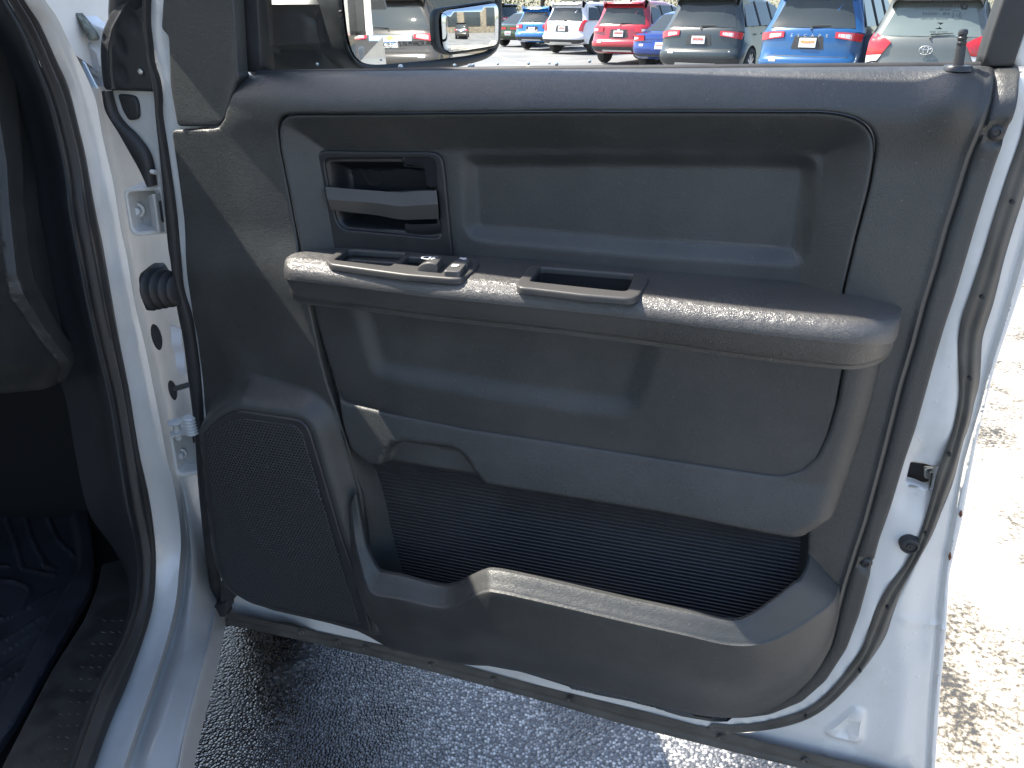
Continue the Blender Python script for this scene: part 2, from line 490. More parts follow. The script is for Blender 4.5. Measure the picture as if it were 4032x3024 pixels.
def lramp(x, a, b):
    t = np.clip((x - a) / (b - a), 0, 1); return 0.95 * t + 0.05 * t * t * (3 - 2 * t)
def sstep(x, a, b):
    t = np.clip((x - a) / (b - a), 0, 1); return t * t * (3 - 2 * t)
def uvpoly(px, w=0.0, h=0.006, it=2):
    return smooth_closed(resample_closed([uv(p[0], p[1], p[2] if len(p) > 2 else w) for p in px], h), it)
def uvline(px, w=0.0):
    return np.array([uv(x, y, w) for x, y in px])
def sheet(name, poly, wf, mat, parent=None, step=0.006, thick=0.008, edge_r=0.0, holes=(), sharp=40, feat=(), frame=D3):
    """moulded sheet: outline poly (uv), height wf(P)->w, rounded rim, skirt going back"""
    loops = [np.asarray(poly)] + [np.asarray(h) for h in holes]
    lo = poly.min(0); hi = poly.max(0)
    gx = np.arange(lo[0] + step * .5, hi[0], step); gy = np.arange(lo[1] + step * .5, hi[1], step)
    G = np.array(np.meshgrid(gx, gy)).reshape(2, -1).T
    def inside(Q):
        d = sdist(Q, loops[0])
        for h in loops[1:]: d = np.minimum(d, -sdist(Q, h))
        return d
    near = max(step * 0.55, edge_r * 1.25)
    G = G[inside(G) > near]
    pts = [l for l in loops]
    if edge_r > 0:
        rings = []
        for l in loops:
            t = np.roll(l, -1, 0) - np.roll(l, 1, 0); nrm = np.stack([-t[:, 1], t[:, 0]], 1)
            nrm /= np.maximum(np.linalg.norm(nrm, axis=1)[:, None], 1e-9)
            for f in (0.12, 0.35, 0.7, 1.15):
                for sg in (1, -1):
                    Q = l + nrm * (sg * edge_r * f); d = inside(Q)
                    rings.append(Q[(d > edge_r * f * 0.9)])
        pts.append(np.concatenate(rings))
    for line, offs in feat:
        L_ = np.asarray(line); seg = []
        for a, b in zip(L_, L_[1:]):
            k = max(1, int(np.linalg.norm(b - a) / (step * 0.7)))
            e = (b - a) / max(np.linalg.norm(b - a), 1e-9); nn = np.array([-e[1], e[0]])
            for q in range(k):
                for o_ in offs: seg.append(a + (b - a) * q / k + nn * o_)
        seg = np.array(seg); mx_ = max(abs(o) for o in offs)
        ok = inside(seg) > near * 0.6; seg = seg[ok]
        dl = np.abs(ldist(G, L_)); G = G[dl > mx_ + step * 0.3]
        pts.append(seg)
    pts.append(G)
    allp = np.concatenate(pts)
    edges = []; faces = []; k = 0
    for l in loops:
        n = len(l); edges += [(k + i, k + (i + 1) % n) for i in range(n)]; k += n
    res = delaunay_2d_cdt([Vector((float(p[0]), float(p[1]))) for p in allp], edges, [], 0, 1e-7)
    V2 = np.array([(v.x, v.y) for v in res[0]]); F = [tuple(f) for f in res[2]]
    cen = np.array([V2[list(f)].mean(0) for f in F]); keep = inside(cen) > 0
    F = [f for f, kk in zip(F, keep) if kk]
    d = np.maximum(inside(V2), 0)
    W = wf(V2)
    if edge_r > 0:
        t = np.clip(1 - d / edge_r, 0, 1); W = W - edge_r * (1 - np.sqrt(np.maximum(1 - t * t, 0)))
    V = [frame(float(p[0]), float(p[1]), float(w)) for p, w in zip(V2, W)]
    # orient
    F2 = []
    for f in F:
        a, b, c = V2[f[0]], V2[f[1]], V2[f[2]]
        if (b[0] - a[0]) * (c[1] - a[1]) - (b[1] - a[1]) * (c[0] - a[0]) < 0: f = f[::-1]
        F2.append(f)
    if thick > 0:
        ec = {}
        for f in F2:
            for i in range(len(f)):
                e = (f[i], f[(i + 1) % len(f)]); ec[e] = ec.get(e, 0) + 1
        bd = [e for e in ec if (e[1], e[0]) not in ec]
        mp = {}
        for a, b in bd:
            for q in (a, b):
                if q not in mp:
                    mp[q] = len(V); V.append(frame(float(V2[q][0]), float(V2[q][1]), float(W[q]) - thick))
            F2.append((b, a, mp[a], mp[b]))
    return obj(name, V, F2, mat, parent, sharp=sharp)
def const(w):
    return lambda P: np.full(len(P), w)

def text_geo(body, size, align='CENTER'):
    cu = bpy.data.curves.new("t", 'FONT'); cu.body = body; cu.size = size; cu.align_x = align; cu.align_y = 'CENTER'
    cu.resolution_u = 3
    o = bpy.data.objects.new("t", cu); COL.objects.link(o)
    dg = bpy.context.evaluated_depsgraph_get(); ev = o.evaluated_get(dg); me = ev.to_mesh()
    V = [v.co.copy() for v in me.vertices]; F = [tuple(p.vertices) for p in me.polygons]
    ev.to_mesh_clear(); bpy.data.objects.remove(o); bpy.data.curves.remove(cu)
    return V, F
def text(name, body, size, origin, xdir, ydir, mat, parent=None, off=0.0, sx=1.0, align='CENTER'):
    V, F = text_geo(body, size, align)
    xdir = Vector(xdir).normalized(); ydir = Vector(ydir).normalized()
    V = [Vector(origin) + xdir * (v.x * sx) + ydir * v.y for v in V]
    return obj(name, V, F, mat, parent, smooth=False)

# ============================================================ THE TRUCK
truck = empty("pickup_truck", (-0.6, 1.1, 0))
tag(truck, "white pickup truck with its black-trimmed passenger door standing wide open", "pickup truck")
TM = Matrix.Translation((-0.6, 1.1, 0)).inverted()
_obj = obj
def own(o):
    """keep world position while parented under an empty or a part"""
    o.matrix_parent_inverse = o.parent.matrix_world.inverted() if o.parent else Matrix()
    return o
def T(o, parent=None):
    bpy.context.view_layer.update()
    o.parent = parent or truck
    o.matrix_parent_inverse = o.parent.matrix_world.inverted()
    return o
def curve_w(px, w):
    return [onw(p[0], p[1], p[2] if len(p) > 2 else w) for p in px]
def curve_b(px, w, b):
    return [onw(p[0], p[1], w + b) - DN * b for p in px]
def curve_X(px, X):
    return [onX(p[0], p[1], p[2] if len(p) > 2 else X) for p in px]

# ---------- steel shell of the door
SEAL_R_L = [(4075, 300), (4032, 509), (4001, 605), (3963, 711), (3914, 866), (3871, 1010), (3852, 1069), (3818, 1170), (3789, 1257), (3777, 1324),
            (3774, 1382), (3778, 1469), (3780, 1551), (3770, 1623), (3753, 1700), (3714, 1803), (3691, 1867), (3664, 1978), (3618, 2125),
            (3567, 2226), (3503, 2308), (3452, 2400), (3425, 2474), (3397, 2556), (3347, 2630), (3283, 2713), (3200, 2786), (3120, 2822),
            (3000, 2852), (2900, 2862), (2800, 2858)]
SEAL_R_R = [(4140, 420), (4085, 620), (4032, 803), (4001, 899), (3963, 1025), (3938, 1127), (3914, 1218), (3888, 1295), (3873, 1358), (3868, 1455),
            (3861, 1527), (3842, 1599), (3834, 1640), (3818, 1700), (3797, 1757), (3760, 1905), (3714, 2024), (3668, 2134), (3604, 2244),
            (3558, 2327), (3521, 2428), (3485, 2529), (3411, 2639), (3338, 2722), (3255, 2795), (3180, 2836), (3080, 2866), (2980, 2880),
            (2900, 2884), (2850, 2882), (2780, 2870)]
def mid(A, B, f=0.5):
    return [(a[0] + (b[0] - a[0]) * f, a[1] + (b[1] - a[1]) * f) for a, b in zip(A, B)]
SEAL_L_L = [(559, -60), (561, 60), (567, 127), (580, 220), (593, 300), (601, 359), (608, 420), (616, 500), (635, 700), (655, 950), (669, 1041),
            (693, 1222), (716, 1342), (735, 1493), (762, 1700), (777, 1922), (801, 2163), (822, 2300), (834, 2420)]
SEAL_L_R = [(585, -60), (582, 79), (592, 174), (601, 253), (620, 310), (630, 373), (630, 443), (639, 512), (663, 663), (687, 844), (702, 1000),
            (714, 1131), (747, 1243), (764, 1342), (784, 1493), (797, 1700), (815, 1922), (845, 2163), (864, 2300), (885, 2420)]
strip_top = [(894, 2405), (1188, 2472), (1514, 2535), (1785, 2607), (2056, 2680), (2508, 2793), (2700, 2842), (2868, 2886), (3160, 2958), (3438, 3024), (3640, 3066)]
strip_bot = [(894, 2463), (1062, 2494), (1260, 2540), (1514, 2598), (1694, 2648), (1966, 2716), (2327, 2815), (2400, 2847), (2780, 2939), (3033, 3003), (3128, 3024), (3400, 3090), (3640, 3140)]
WS = -0.022
def dens(L, st=90):
    out = []
    for (a, b), (c, d) in zip(L, L[1:]):
        n_ = max(1, int(math.hypot(c - a, d - b) / st)); out += [(a + (c - a) * k / n_, b + (d - b) * k / n_) for k in range(n_)]
    out.append(L[-1]); o2 = list(out)
    for _ in range(3): o2 = [o2[0]] + [((p[0] + 2 * q[0] + r[0]) / 4, (p[1] + 2 * q[1] + r[1]) / 4) for p, q, r in zip(o2, o2[1:], o2[2:])] + [o2[-1]]
    return o2
lm = mid(SEAL_L_L, SEAL_L_R, 0.7)
rm = mid(SEAL_R_L, SEAL_R_R, 0.5)
shell_px = [(x, y, -0.045) for x, y in lm] + [(905, 2445, -0.04)] + [(x, y + 22) for x, y in strip_top[1:6]] + [(2700, 2880), (2850, 2905)] + rm[::-1] + [(4105, 275), (3990, 300), (1012, 330), (720, 330, -.045), (690, 200, -.045), (670, -60, -.045)]
shell_poly = uvpoly(shell_px, WS, 0.010, 1)
rstamp = uvline([(3640, 1610), (3640, 1690), (3648, 1760)], WS)
latch_px = [(3592, 1832), (3608, 1836), (3700, 1848), (3690, 1862), (3672, 1935), (3650, 1932), (3572, 1912)]
latch_hole = uvpoly(latch_px, WS, 0.003, 1)
shell_open = uvpoly([(720, 530), (940, 400), (1060, 330), (3800, 310), (3700, 800), (3480, 1600), (3280, 2300), (3100, 2640), (2850, 2740), (2600, 2720), (1800, 2520), (1450, 2400), (1000, 2290), (900, 2150), (870, 1900), (850, 1500), (790, 1000)], WS, 0.02, 1)
def w_shell(P):
    d = sdist(P, shell_poly)
    w = WS - 0.023 * sstep(P[:, 0], uv(1050, 1300)[0], uv(850, 1300)[0])
    # soft valley round the latch and a lip against the seal
    c = np.array(uv(3640, 1880, WS))
    r = np.hypot((P[:, 0] - c[0]) / 1.0, (P[:, 1] - c[1]) / 1.6)
    w -= 0.007 * (1 - sstep(r, 0.020, 0.045))
    w += 0.004 * np.exp(-((d - 0.018) / 0.006) ** 2)
    return w
shell = T(sheet("door_inner_shell", shell_poly, w_shell, m_white, step=0.012, thick=0.012, edge_r=0.004, holes=[latch_hole, shell_open]))
# outer flange (hem) beyond the seal
HEM_OUT = [(4230, 420), (4150, 700), (4060, 1000), (4032, 1103), (3987, 1238), (3934, 1392), (3902, 1500), (3843, 1748), (3788, 2051), (3737, 2262), (3719, 2510), (3700, 2694), (3682, 2970), (3672, 3100)]
GRV = [(4180, 420), (4100, 700), (4032, 930), (3963, 1170), (3890, 1411), (3850, 1600), (3788, 1822), (3751, 2014), (3714, 2216), (3690, 2400), (3659, 2786), (3645, 3024), (3640, 3100)]
fl_px = HEM_OUT + [(3640, 3120)] + [(x, y + 30) for x, y in strip_top[::-1][1:5]] + [(2640, 2840), (2640, 2820), (2780, 2850), (2850, 2868)] + rm[::-1][2:]
WF = -0.045
fl_poly = uvpoly(fl_px, WF, 0.006, 2)
g_line = uvline(GRV, WF)
tri_a = uvpoly([(3365, 2757), (3402, 2775), (3386, 2885), (3372, 2900), (3255, 2870), (3250, 2850), (3290, 2820)], WF, 0.004, 3)
tri_b = uvpoly([(3240, 2900), (3330, 2915), (3370, 2940), (3330, 2975), (3250, 2960), (3225, 2925)], WF, 0.004, 3)
def w_fl(P):
    d = ldist(P, g_line)
    w = WF + 0.010 * sstep(np.abs(d), 0.004, 0.05) * (d < 0)
    w = np.where(d > 0, WF + 0.004 * sstep(d, 0, 0.004), w)
    w -= 0.003 * np.exp(-(d / 0.003) ** 2)
    for t, am in ((tri_a, 1.0), (tri_b, 0.3)):
        s = sdist(P, t); w += am * 0.0045 * np.exp(-((s - 0.004) / 0.005) ** 2) - am * 0.002 * sstep(s, 0.004, 0.012)
    # crease down the inner flange and the cross weld
    dm = ldist(P, uvline([(3800, 2200), (3560, 2600), (3440, 3010)], WF)); w += 0.006 * sstep(dm, -0.02, 0.03)
    k = np.array(uv(3700, 2455, WF)); w += 0.003 * np.exp(-((P[:, 1] - k[1]) / 0.004) ** 2) * (P[:, 0] > k[0] - 0.05)
    return w
flange = T(sheet("door_outer_flange", fl_poly, w_fl, m_white, step=0.008, thick=0.010, edge_r=0.004, feat=[(g_line, (-0.006, -0.003, -0.001, 0.001, 0.0025, 0.005)), (np.vstack([tri_a, tri_a[:1]]), (-0.004, 0, 0.003, 0.006, 0.010)), (np.vstack([tri_b, tri_b[:1]]), (-0.004, 0, 0.003, 0.006, 0.010))]))
# outer skin of the door (seen in the mirror)
sk = uvpoly([(600, 300), (760, 1243), (860, 2380), (1500, 2540), (2700, 2860), (3640, 3070), (3690, 2700), (3760, 2100), (3880, 1500), (4010, 1000), (4090, 262), (2000, 285)], -0.10, 0.03, 1)
T(sheet("door_outer_skin", sk, lambda P: -0.10 - 0.03 * np.exp(-((P[:, 1] - 1.0) / 0.25) ** 2), m_white, step=0.04, thick=0.0))
bx, bz = uv(3560, 1000, -0.13)
T(bevbox("outer_door_handle", D3(bx - 0.03, 1.22, -0.155), (0.20, 0.02, 0.035), m_white, rot=Matrix.Rotation(-TH, 3, 'Z'), bev=0.008))
# rust streaks on the hem
for px, py, L in ((3785, 2010, 26), (3742, 2175, 30), (3684, 2905, 60)):
    T(tube("rust_spot", [onw(px, py, -0.0385), onw(px - 2, py + L * .6, -0.0385), onw(px - 4, py + L, -0.0385)], [0.0006, 0.0022, 0.0008], plain("rust", (0.16, 0.06, 0.025), 0.8, var=0.4, vscale=200), seg=6), flange)

# ---------- weatherstrips of the door
ws = T(ribbon("door_weatherstrip", curve_b(SEAL_R_L, -0.018, 0.004), curve_b(SEAL_R_R, -0.034, 0.007), m_rubber_dusty_sheen, bulge=0.009, n=160, across=12,
       profile=lambda t: (t, math.sin(math.pi * t) ** 0.8 * 0.9 + 0.35 * math.exp(-((t - 0.62) / 0.14) ** 2) - 0.3 * math.exp(-((t - 0.36) / 0.08) ** 2))))
for px, py in ((3986, 795), (3867, 1170), (3819, 1491), (3738, 1790), (3646, 2102), (3494, 2393), (3386, 2641), (3172, 2822)):
    P = onw(px, py, -0.008)
    T(lathe("vent_hole", P, DN, [(0.0022, -0.004), (0.0022, 0.0016), (0.0014, 0.0018)], m_dark, seg=10), ws)
T(ribbon("front_weatherstrip", curve_b(SEAL_L_L, -0.042, 0.006), curve_b(SEAL_L_R, -0.042, 0.006), m_rubber, bulge=0.010, n=140, across=8))
bs = T(ribbon("bottom_weatherstrip", curve_b(dens([(x, y + 13) for x, y in strip_top]), -0.018, 0.006), curve_b(dens(strip_bot), -0.040, 0.008), m_rubber_dusty_sheen, bulge=0.010, n=160, across=16,
     profile=lambda t: (t, 0.9 * math.exp(-((t - 0.28) / 0.16) ** 2) + 1.25 * math.exp(-((t - 0.74) / 0.17) ** 2))))
for px, py in ((1188, 2483), (1330, 2520), (1440, 2543), (1945, 2668), (2245, 2745), (2837, 2895), (3170, 2985), (1700, 2610)):
    T(lathe("clip_dimple", onw(px, py + 8, -0.014), DN, [(0.006, 0), (0.005, 0.003), (0.002, 0.0022), (0.001, 0.0012)], m_rubber_dusty_sheen, seg=14), bs)
T(sheet("corner_seal_tab", uvpoly([(866, 2290), (880, 2300), (921, 2338), (926, 2352), (915, 2366), (868, 2370)], 0.0, 0.003, 1), const(0.0), m_rubber, step=0.01, thick=0.02, edge_r=0.002))
T(sheet("corner_seal_foot", uvpoly([(832, 2395), (890, 2370), (893, 2405), (884, 2412), (885, 2432), (835, 2430)], -0.008, 0.003, 1), const(-0.008), m_rubber, step=0.01, thick=0.02, edge_r=0.003))

# ---------- trim carrier
CAR_R = [(4075, 262), (4040, 300), (4006, 417), (3977, 499), (3953, 576), (3895, 755), (3853, 890), (3803, 1059), (3770, 1170), (3726, 1300),
         (3683, 1445), (3668, 1500), (3612, 1700), (3567, 1831), (3512, 2014), (3466, 2143), (3425, 2300), (3387, 2439), (3337, 2572), (3254, 2699),
         (3160, 2781), (3033, 2832), (2938, 2844), (2811, 2846), (2685, 2825), (2584, 2794), (2527, 2781), (2255, 2712), (2056, 2650), (1866, 2615),
         (1700, 2590), (1560, 2545), (1520, 2522), (1467, 2500)]
CAR_L = [(1279, 2443), (1076, 2398), (985, 2368), (921, 2333), (885, 2291), (861, 2243), (843, 2150), (819, 1958), (798, 1762), (787, 1600), (784, 1493),
         (770, 1342), (753, 1246), (732, 1041), (714, 874), (693, 693), (669, 514)]
carrier_px = [(x, y, 0.0) for x, y in CAR_R] + [(x, y, 0.004) for x, y in CAR_L[:4]] + [(x, y, -0.022) for x, y in CAR_L[4:]] + \
    [(833, 512, 0.0), (868, 480, -.002), (898, 394, -.004), (916, 340, -.008), (945, 305, -.02), (1005, 290, -.03), (1040, 285, -.03), (2000, 276, -.03), (3000, 268, -.03), (3883, 261, -.03)]
car_poly = uvpoly(carrier_px, 0, 0.007, 1)
INS = [(1094, 503), (1106, 467), (1125, 451), (1153, 445), (1588, 441), (2175, 434), (2700, 433), (3233, 434), (3300, 440), (3370, 458), (3420, 490), (3447, 535), (3451, 600),
       (3427, 738), (3374, 938), (3321, 1161), (3322, 1200), (2700, 1130), (2000, 1060), (1180, 1010), (1176, 973), (1135, 761), (1100, 585)]
ins_poly = uvpoly(INS, 0, 0.005, 2)
LOW = [(1218, 1190), (1262, 1400), (1292, 1516), (1330, 1617), (1365, 1726), (1428, 1954), (1460, 2200), (1560, 2450), (2000, 2540), (2850, 2720), (3060, 2600), (3160, 2330), (3182, 2180), (3182, 2050), (3290, 1600), (3290, 1330), (1300, 1160)]
low_poly = uvpoly(LOW, 0.01, 0.006, 1)
K = uvline([(1148, 1090), (1170, 1165), (1250, 1400), (1279, 1516), (1315, 1617), (1351, 1726), (1413, 1954), (1440, 2200), (1500, 2500)], 0.012)
FCR = uvline([(890, 300), (925, 486), (963, 604), (992, 692), (1022, 806), (1043, 899), (1060, 992), (1062, 1080), (1062, 1200)], -0.005)
UL = uvline([(1080, 300), (1094, 503), (1135, 761), (1176, 973), (1190, 1090)], 0)
GR = [(950, 1606), (1163, 1639), (1190, 1644), (1215, 1664), (1232, 1695), (1279, 1849), (1351, 2095), (1424, 2297), (1471, 2473), (1467, 2485), (1279, 2436), (1076, 2391), (985, 2362),
      (921, 2325), (888, 2285), (864, 2235), (847, 2150), (824, 1958), (806, 1762), (800, 1704), (845, 1653), (900, 1618)]
gr_poly = uvpoly(GR, 0.034, 0.005, 1)
crease_px = [(3945, 230), (3934, 277), (3895, 393), (3856, 499), (3813, 624), (3770, 769), (3727, 900), (3683, 1059), (3639, 1199), (3596, 1363), (3550, 1515), (3504, 1700), (3485, 1776),
             (3411, 2051), (3365, 2189), (3330, 2300), (3305, 2395), (3267, 2553), (3210, 2648), (3128, 2737), (3033, 2791), (2938, 2819), (2843, 2824), (2590, 2781), (2255, 2715)]
CRZ = uvline(crease_px, 0)
belt = uvline([(945, 305), (1005, 290), (1040, 285), (2000, 276), (3000, 268), (3883, 261), (4075, 262)], -0.03)
def w_car(P):
    u, v = P[:, 0], P[:, 1]
    w = np.zeros(len(P))
    # lower front panel is slightly proud at its rear crease and falls away forward
    dk = ldist(P, K)                        # + on the latch side
    low = sstep(v, 1.24, 1.14)
    Lk = np.maximum(-dk if K[0][1] > K[-1][1] else dk, 0)
    ul = np.interp(v, UL[::-1, 1], UL[::-1, 0]); kl = np.interp(v, K[::-1, 1], K[::-1, 0])
    fl = np.interp(v, FCR[::-1, 1], FCR[::-1, 0])
    up_w = -0.10 * np.maximum(ul - u, 0) - 0.05 * np.maximum(fl - u, 0)
    lo_w = 0.012 - 0.16 * np.maximum(kl - u, 0)
    mskL = sstep(u, kl + 0.05, kl + 0.02)
    w = w + up_w * (1 - low) + lo_w * low * mskL
    # dished front area low down, ahead of the speaker housing
    ds = np.hypot((u - uv(1010, 1290)[0]) / 0.11, (v - uv(1010, 1290)[1]) / 0.14)
    w -= 0.006 * (1 - sstep(ds, 0.2, 1.0)) * low
    # speaker housing
    s = sdist(P, gr_poly)
    hs = sstep(s, -0.034, -0.004)
    kk = np.minimum(1, hs * 1.0)
    w = np.where(s > -0.04, w + (0.036 - w) * kk, w)
    # belt roll
    bv = np.interp(u, belt[:, 0], belt[:, 1]); d = np.clip((bv - v) / 0.036, 0, 1)
    w -= 0.036 * (1 - np.sqrt(np.maximum(1 - (1 - d) ** 2, 0)))
    w += 0.010 * np.exp(-(((bv - v) - 0.045) / 0.028) ** 2) * sstep(u, -0.75, -0.4)
    # raised rear rib and the flat lip outside it
    dc = ldist(P, CRZ)                      # line runs downward: + = latch side
    side = dc
    w -= 0.007 * sstep(side, 0.000, 0.004) * (v > uv(2300, 2715)[1])
    w += 0.0035 * np.exp(-((side + 0.003) / 0.0028) ** 2)
    w -= 0.004 * np.exp(-((side - 0.0035) / 0.0016) ** 2)
    # lock-knob boss
    q = np.array(uv(3768, 262, -0.02)); r = np.hypot((u - q[0]) / 0.030, (v - q[1]) / 0.055)
    w += 0.016 * np.exp(-r ** 2 * 1.6)
    # shallow valley left of the boss, toward the rear crease
    q = np.array(uv(3905, 330, -0.01)); r = np.hypot((u - q[0]) / 0.02, (v - q[1]) / 0.04)
    w -= 0.006 * np.exp(-r ** 2)
    return w
# fastener pockets in the lip
F1 = uv(3924, 522, -0.005); F2 = uv(3414, 2229, -0.005)
_wc = w_car
def w_car2(P):
    w = _wc(P)
    for c, rr in ((F1, 0.0115), (F2, 0.0100)):
        r = np.hypot(np.maximum(np.abs(P[:, 0] - c[0] - 0.006) - 0.006, 0), P[:, 1] - c[1])
        w -= 0.005 * (1 - sstep(r, rr - 0.001, rr + 0.0015))
    return w
carrier = T(sheet("door_trim_panel", car_poly, w_car2, m_trim, step=0.0045, thick=0.012, edge_r=0.003, holes=[ins_poly, low_poly], sharp=50, feat=[(CRZ, (-0.010, -0.007, -0.004, -0.0015, 0.0008, 0.0025, 0.0045, 0.007))]))
for c in (F1, F2):
    P = D3(c[0], c[1], float(w_car2(np.array([[c[0], c[1]]]))[0]) - 0.001)
    f = T(lathe("push_fastener", P, DN, [(0.0078, 0), (0.0074, 0.0016), (0.0055, 0.0032), (0.0034, 0.0038), (0.0030, 0.0022), (0.001, 0.002)], m_smooth, seg=24), carrier)

# ---------- upper insert
ins_in = uvpoly(INS, 0, 0.004, 2)
def shrink(poly, d):
    t = np.roll(poly, -1, 0) - np.roll(poly, 1, 0); n = np.stack([-t[:, 1], t[:, 0]], 1); n /= np.linalg.norm(n, axis=1)[:, None]
    A = 0.5 * np.sum(poly[:, 0] * np.roll(poly[:, 1], -1) - np.roll(poly[:, 0], -1) * poly[:, 1])
    return poly + n * (d if A > 0 else -d)
insert_outline = shrink(ins_in, 0.0016)
insD = uvpoly(INS[:16] + [(3290, 1330), (3260, 1500), (1290, 1500), (1230, 1200)] + INS[19:], 0, 0.008, 1)
fo = uvpoly([(1811, 640), (1822, 618), (1845, 610), (2500, 606), (3150, 611), (3200, 622), (3222, 665), (3216, 760), (3190, 940), (3172, 1020), (3150, 1043), (3100, 1046), (2500, 1008), (1880, 952), (1845, 935), (1823, 902)], -0.025, 0.005, 3)
def w_ins(P):
    d = sdist(P, insD)
    w = 0.0008 - 0.030 * lramp(d, 0.005, 0.048)
    s = sdist(P, fo)
    w -= 0.013 * lramp(s, -0.001, 0.016)
    return w
BZ = [(1244, 640), (1245, 615), (1256, 597), (1275, 592), (1434, 596), (1560, 597), (1690, 597), (1722, 604), (1742, 626), (1748, 660), (1755, 726), (1768, 860), (1782, 1010), (1780, 1022), (1310, 985), (1303, 952), (1276, 817), (1256, 730)]
cup_hole = uvpoly([(1290, 650), (1300, 640), (1700, 640), (1705, 660), (1722, 915), (1360, 890), (1340, 870)], -0.03, 0.006, 1)
T(sheet("upper_door_insert", insert_outline, w_ins, m_trim, step=0.0036, thick=0.02, edge_r=0.0035, sharp=50, holes=[cup_hole]))

# ---------- inside door handle
BZ = [(1244, 640), (1245, 615), (1256, 597), (1275, 592), (1434, 596), (1560, 597), (1690, 597), (1722, 604), (1742, 626), (1748, 660), (1755, 726), (1768, 860), (1782, 1010), (1780, 1022), (1310, 985), (1303, 952), (1276, 817), (1256, 730)]
CUP = [(1276, 640), (1280, 628), (1294, 623), (1430, 621), (1570, 621), (1683, 621), (1705, 628), (1715, 645), (1719, 726), (1737, 925), (1728, 935), (1700, 938), (1597, 927), (1367, 906), (1345, 898), (1326, 872), (1300, 770)]
WB = -0.024
bz_poly = uvpoly(BZ, WB, 0.003, 2); cup_poly = uvpoly(CUP, WB, 0.003, 2)
def fr_b(P):
    return np.full(len(P), WB)
bezel = T(sheet("handle_bezel", bz_poly, fr_b, m_smooth, step=0.008, thick=0.02, edge_r=0.0025, holes=[cup_poly]))
boss = uvpoly([(1572, 624), (1600, 610), (1740, 610), (1745, 745), (1676, 745), (1668, 668), (1655, 660), (1600, 655), (1580, 640)], WB, 0.003, 2)
def w_cup(P):
    d = sdist(P, cup_poly)
    w = WB - 0.003 - 0.030 * sstep(d, -0.001, 0.022)
    s = sdist(P, boss); w = np.maximum(w, WB - 0.002 - 0.030 * (1 - sstep(s, -0.007, 0.001)) - 0.006 * sstep(P[:, 1], uv(1600, 745, WB)[1] - 0.02, uv(1600, 630, WB)[1]) * 0)
    c = np.array(uv(1475, 690, -0.06)); r = np.hypot(P[:, 0] - c[0], P[:, 1] - c[1])
    w += 0.0008 * np.exp(-((r - 0.014) / 0.0012) ** 2)
    return w
T(sheet("handle_cup", shrink(cup_poly, -0.002), w_cup, m_cup, step=0.003, thick=0.0), bezel)
hb = T(loft("inside_door_handle", [  # lighter plastic stands for sun and sky on the bar
    curve_w([(1280, 742), (1380, 750), (1480, 756), (1572, 752), (1650, 748), (1720, 746)], WB - 0.012),
    curve_w([(1280, 735), (1380, 744), (1480, 751), (1572, 757), (1650, 752), (1719, 751)], WB + 0.006),
    curve_w([(1290, 785), (1380, 792), (1480, 799), (1572, 812), (1650, 808), (1724, 804)], WB + 0.013),
    curve_w([(1303, 826), (1380, 836), (1480, 847), (1575, 864), (1650, 864), (1728, 862)], WB + 0.004),
    curve_w([(1303, 824), (1380, 834), (1480, 845), (1580, 862), (1650, 862), (1728, 860)], WB - 0.014)], m_switch, n=40, across=3, smooth_across=False, sharp=25))
T(loft("handle_pivot", [curve_w([(1593, 880), (1640, 884), (1735, 880)], WB + 0.002), curve_w([(1597, 905), (1640, 912), (1738, 905)], WB - 0.001), curve_w([(1600, 930), (1650, 945), (1735, 938)], WB - 0.012)], m_smooth, n=12, across=3), hb)

T(loft("cup_ledge", [curve_w([(1366, 846), (1470, 856), (1575, 868)], WB - 0.030), curve_w([(1350, 898), (1470, 910), (1598, 922)], WB - 0.003)], m_switch, n=14, across=4), bezel)  # pale ledge and corner strips stand for skylight inside the dark cup
T(loft("cup_corner", [curve_w([(1572, 626), (1630, 624), (1690, 626)], WB - 0.024), curve_w([(1592, 655), (1640, 660), (1708, 664)], WB - 0.007)], m_switch, n=10, across=4), bezel)

# ---------- armrest
AT = [(1097, 1010), (1110, 977), (1186, 972), (1312, 974), (1560, 976), (1783, 993), (2014, 1019), (2353, 1050), (2762, 1078), (3177, 1114), (3316, 1158), (3515, 1184), (3560, 1200)]
ZK = [uv(1312, 972, -0.028), uv(2014, 1019, -0.029), uv(2762, 1078, -0.029), uv(3177, 1114, -0.028)]
ZX = [p[0] for p in ZK]; ZY = [p[1] for p in ZK]
ZT = ZY[1]
def ztop(u): return float(np.interp(u, ZX, ZY))
def ridge_w(px, py):
    z = ZT
    for _ in range(5):
        P = onZ(px, py, z - 0.006); z = ztop((P - D0).dot(DU))
    return ((P - D0).dot(DU), wof(P) + 0.006)
RW = [ridge_w(1200, 1046), ridge_w(1742, 1113), ridge_w(2285, 1161), ridge_w(2762, 1237 - 24), ridge_w(3003, 1250), ridge_w(3300, 1272)]
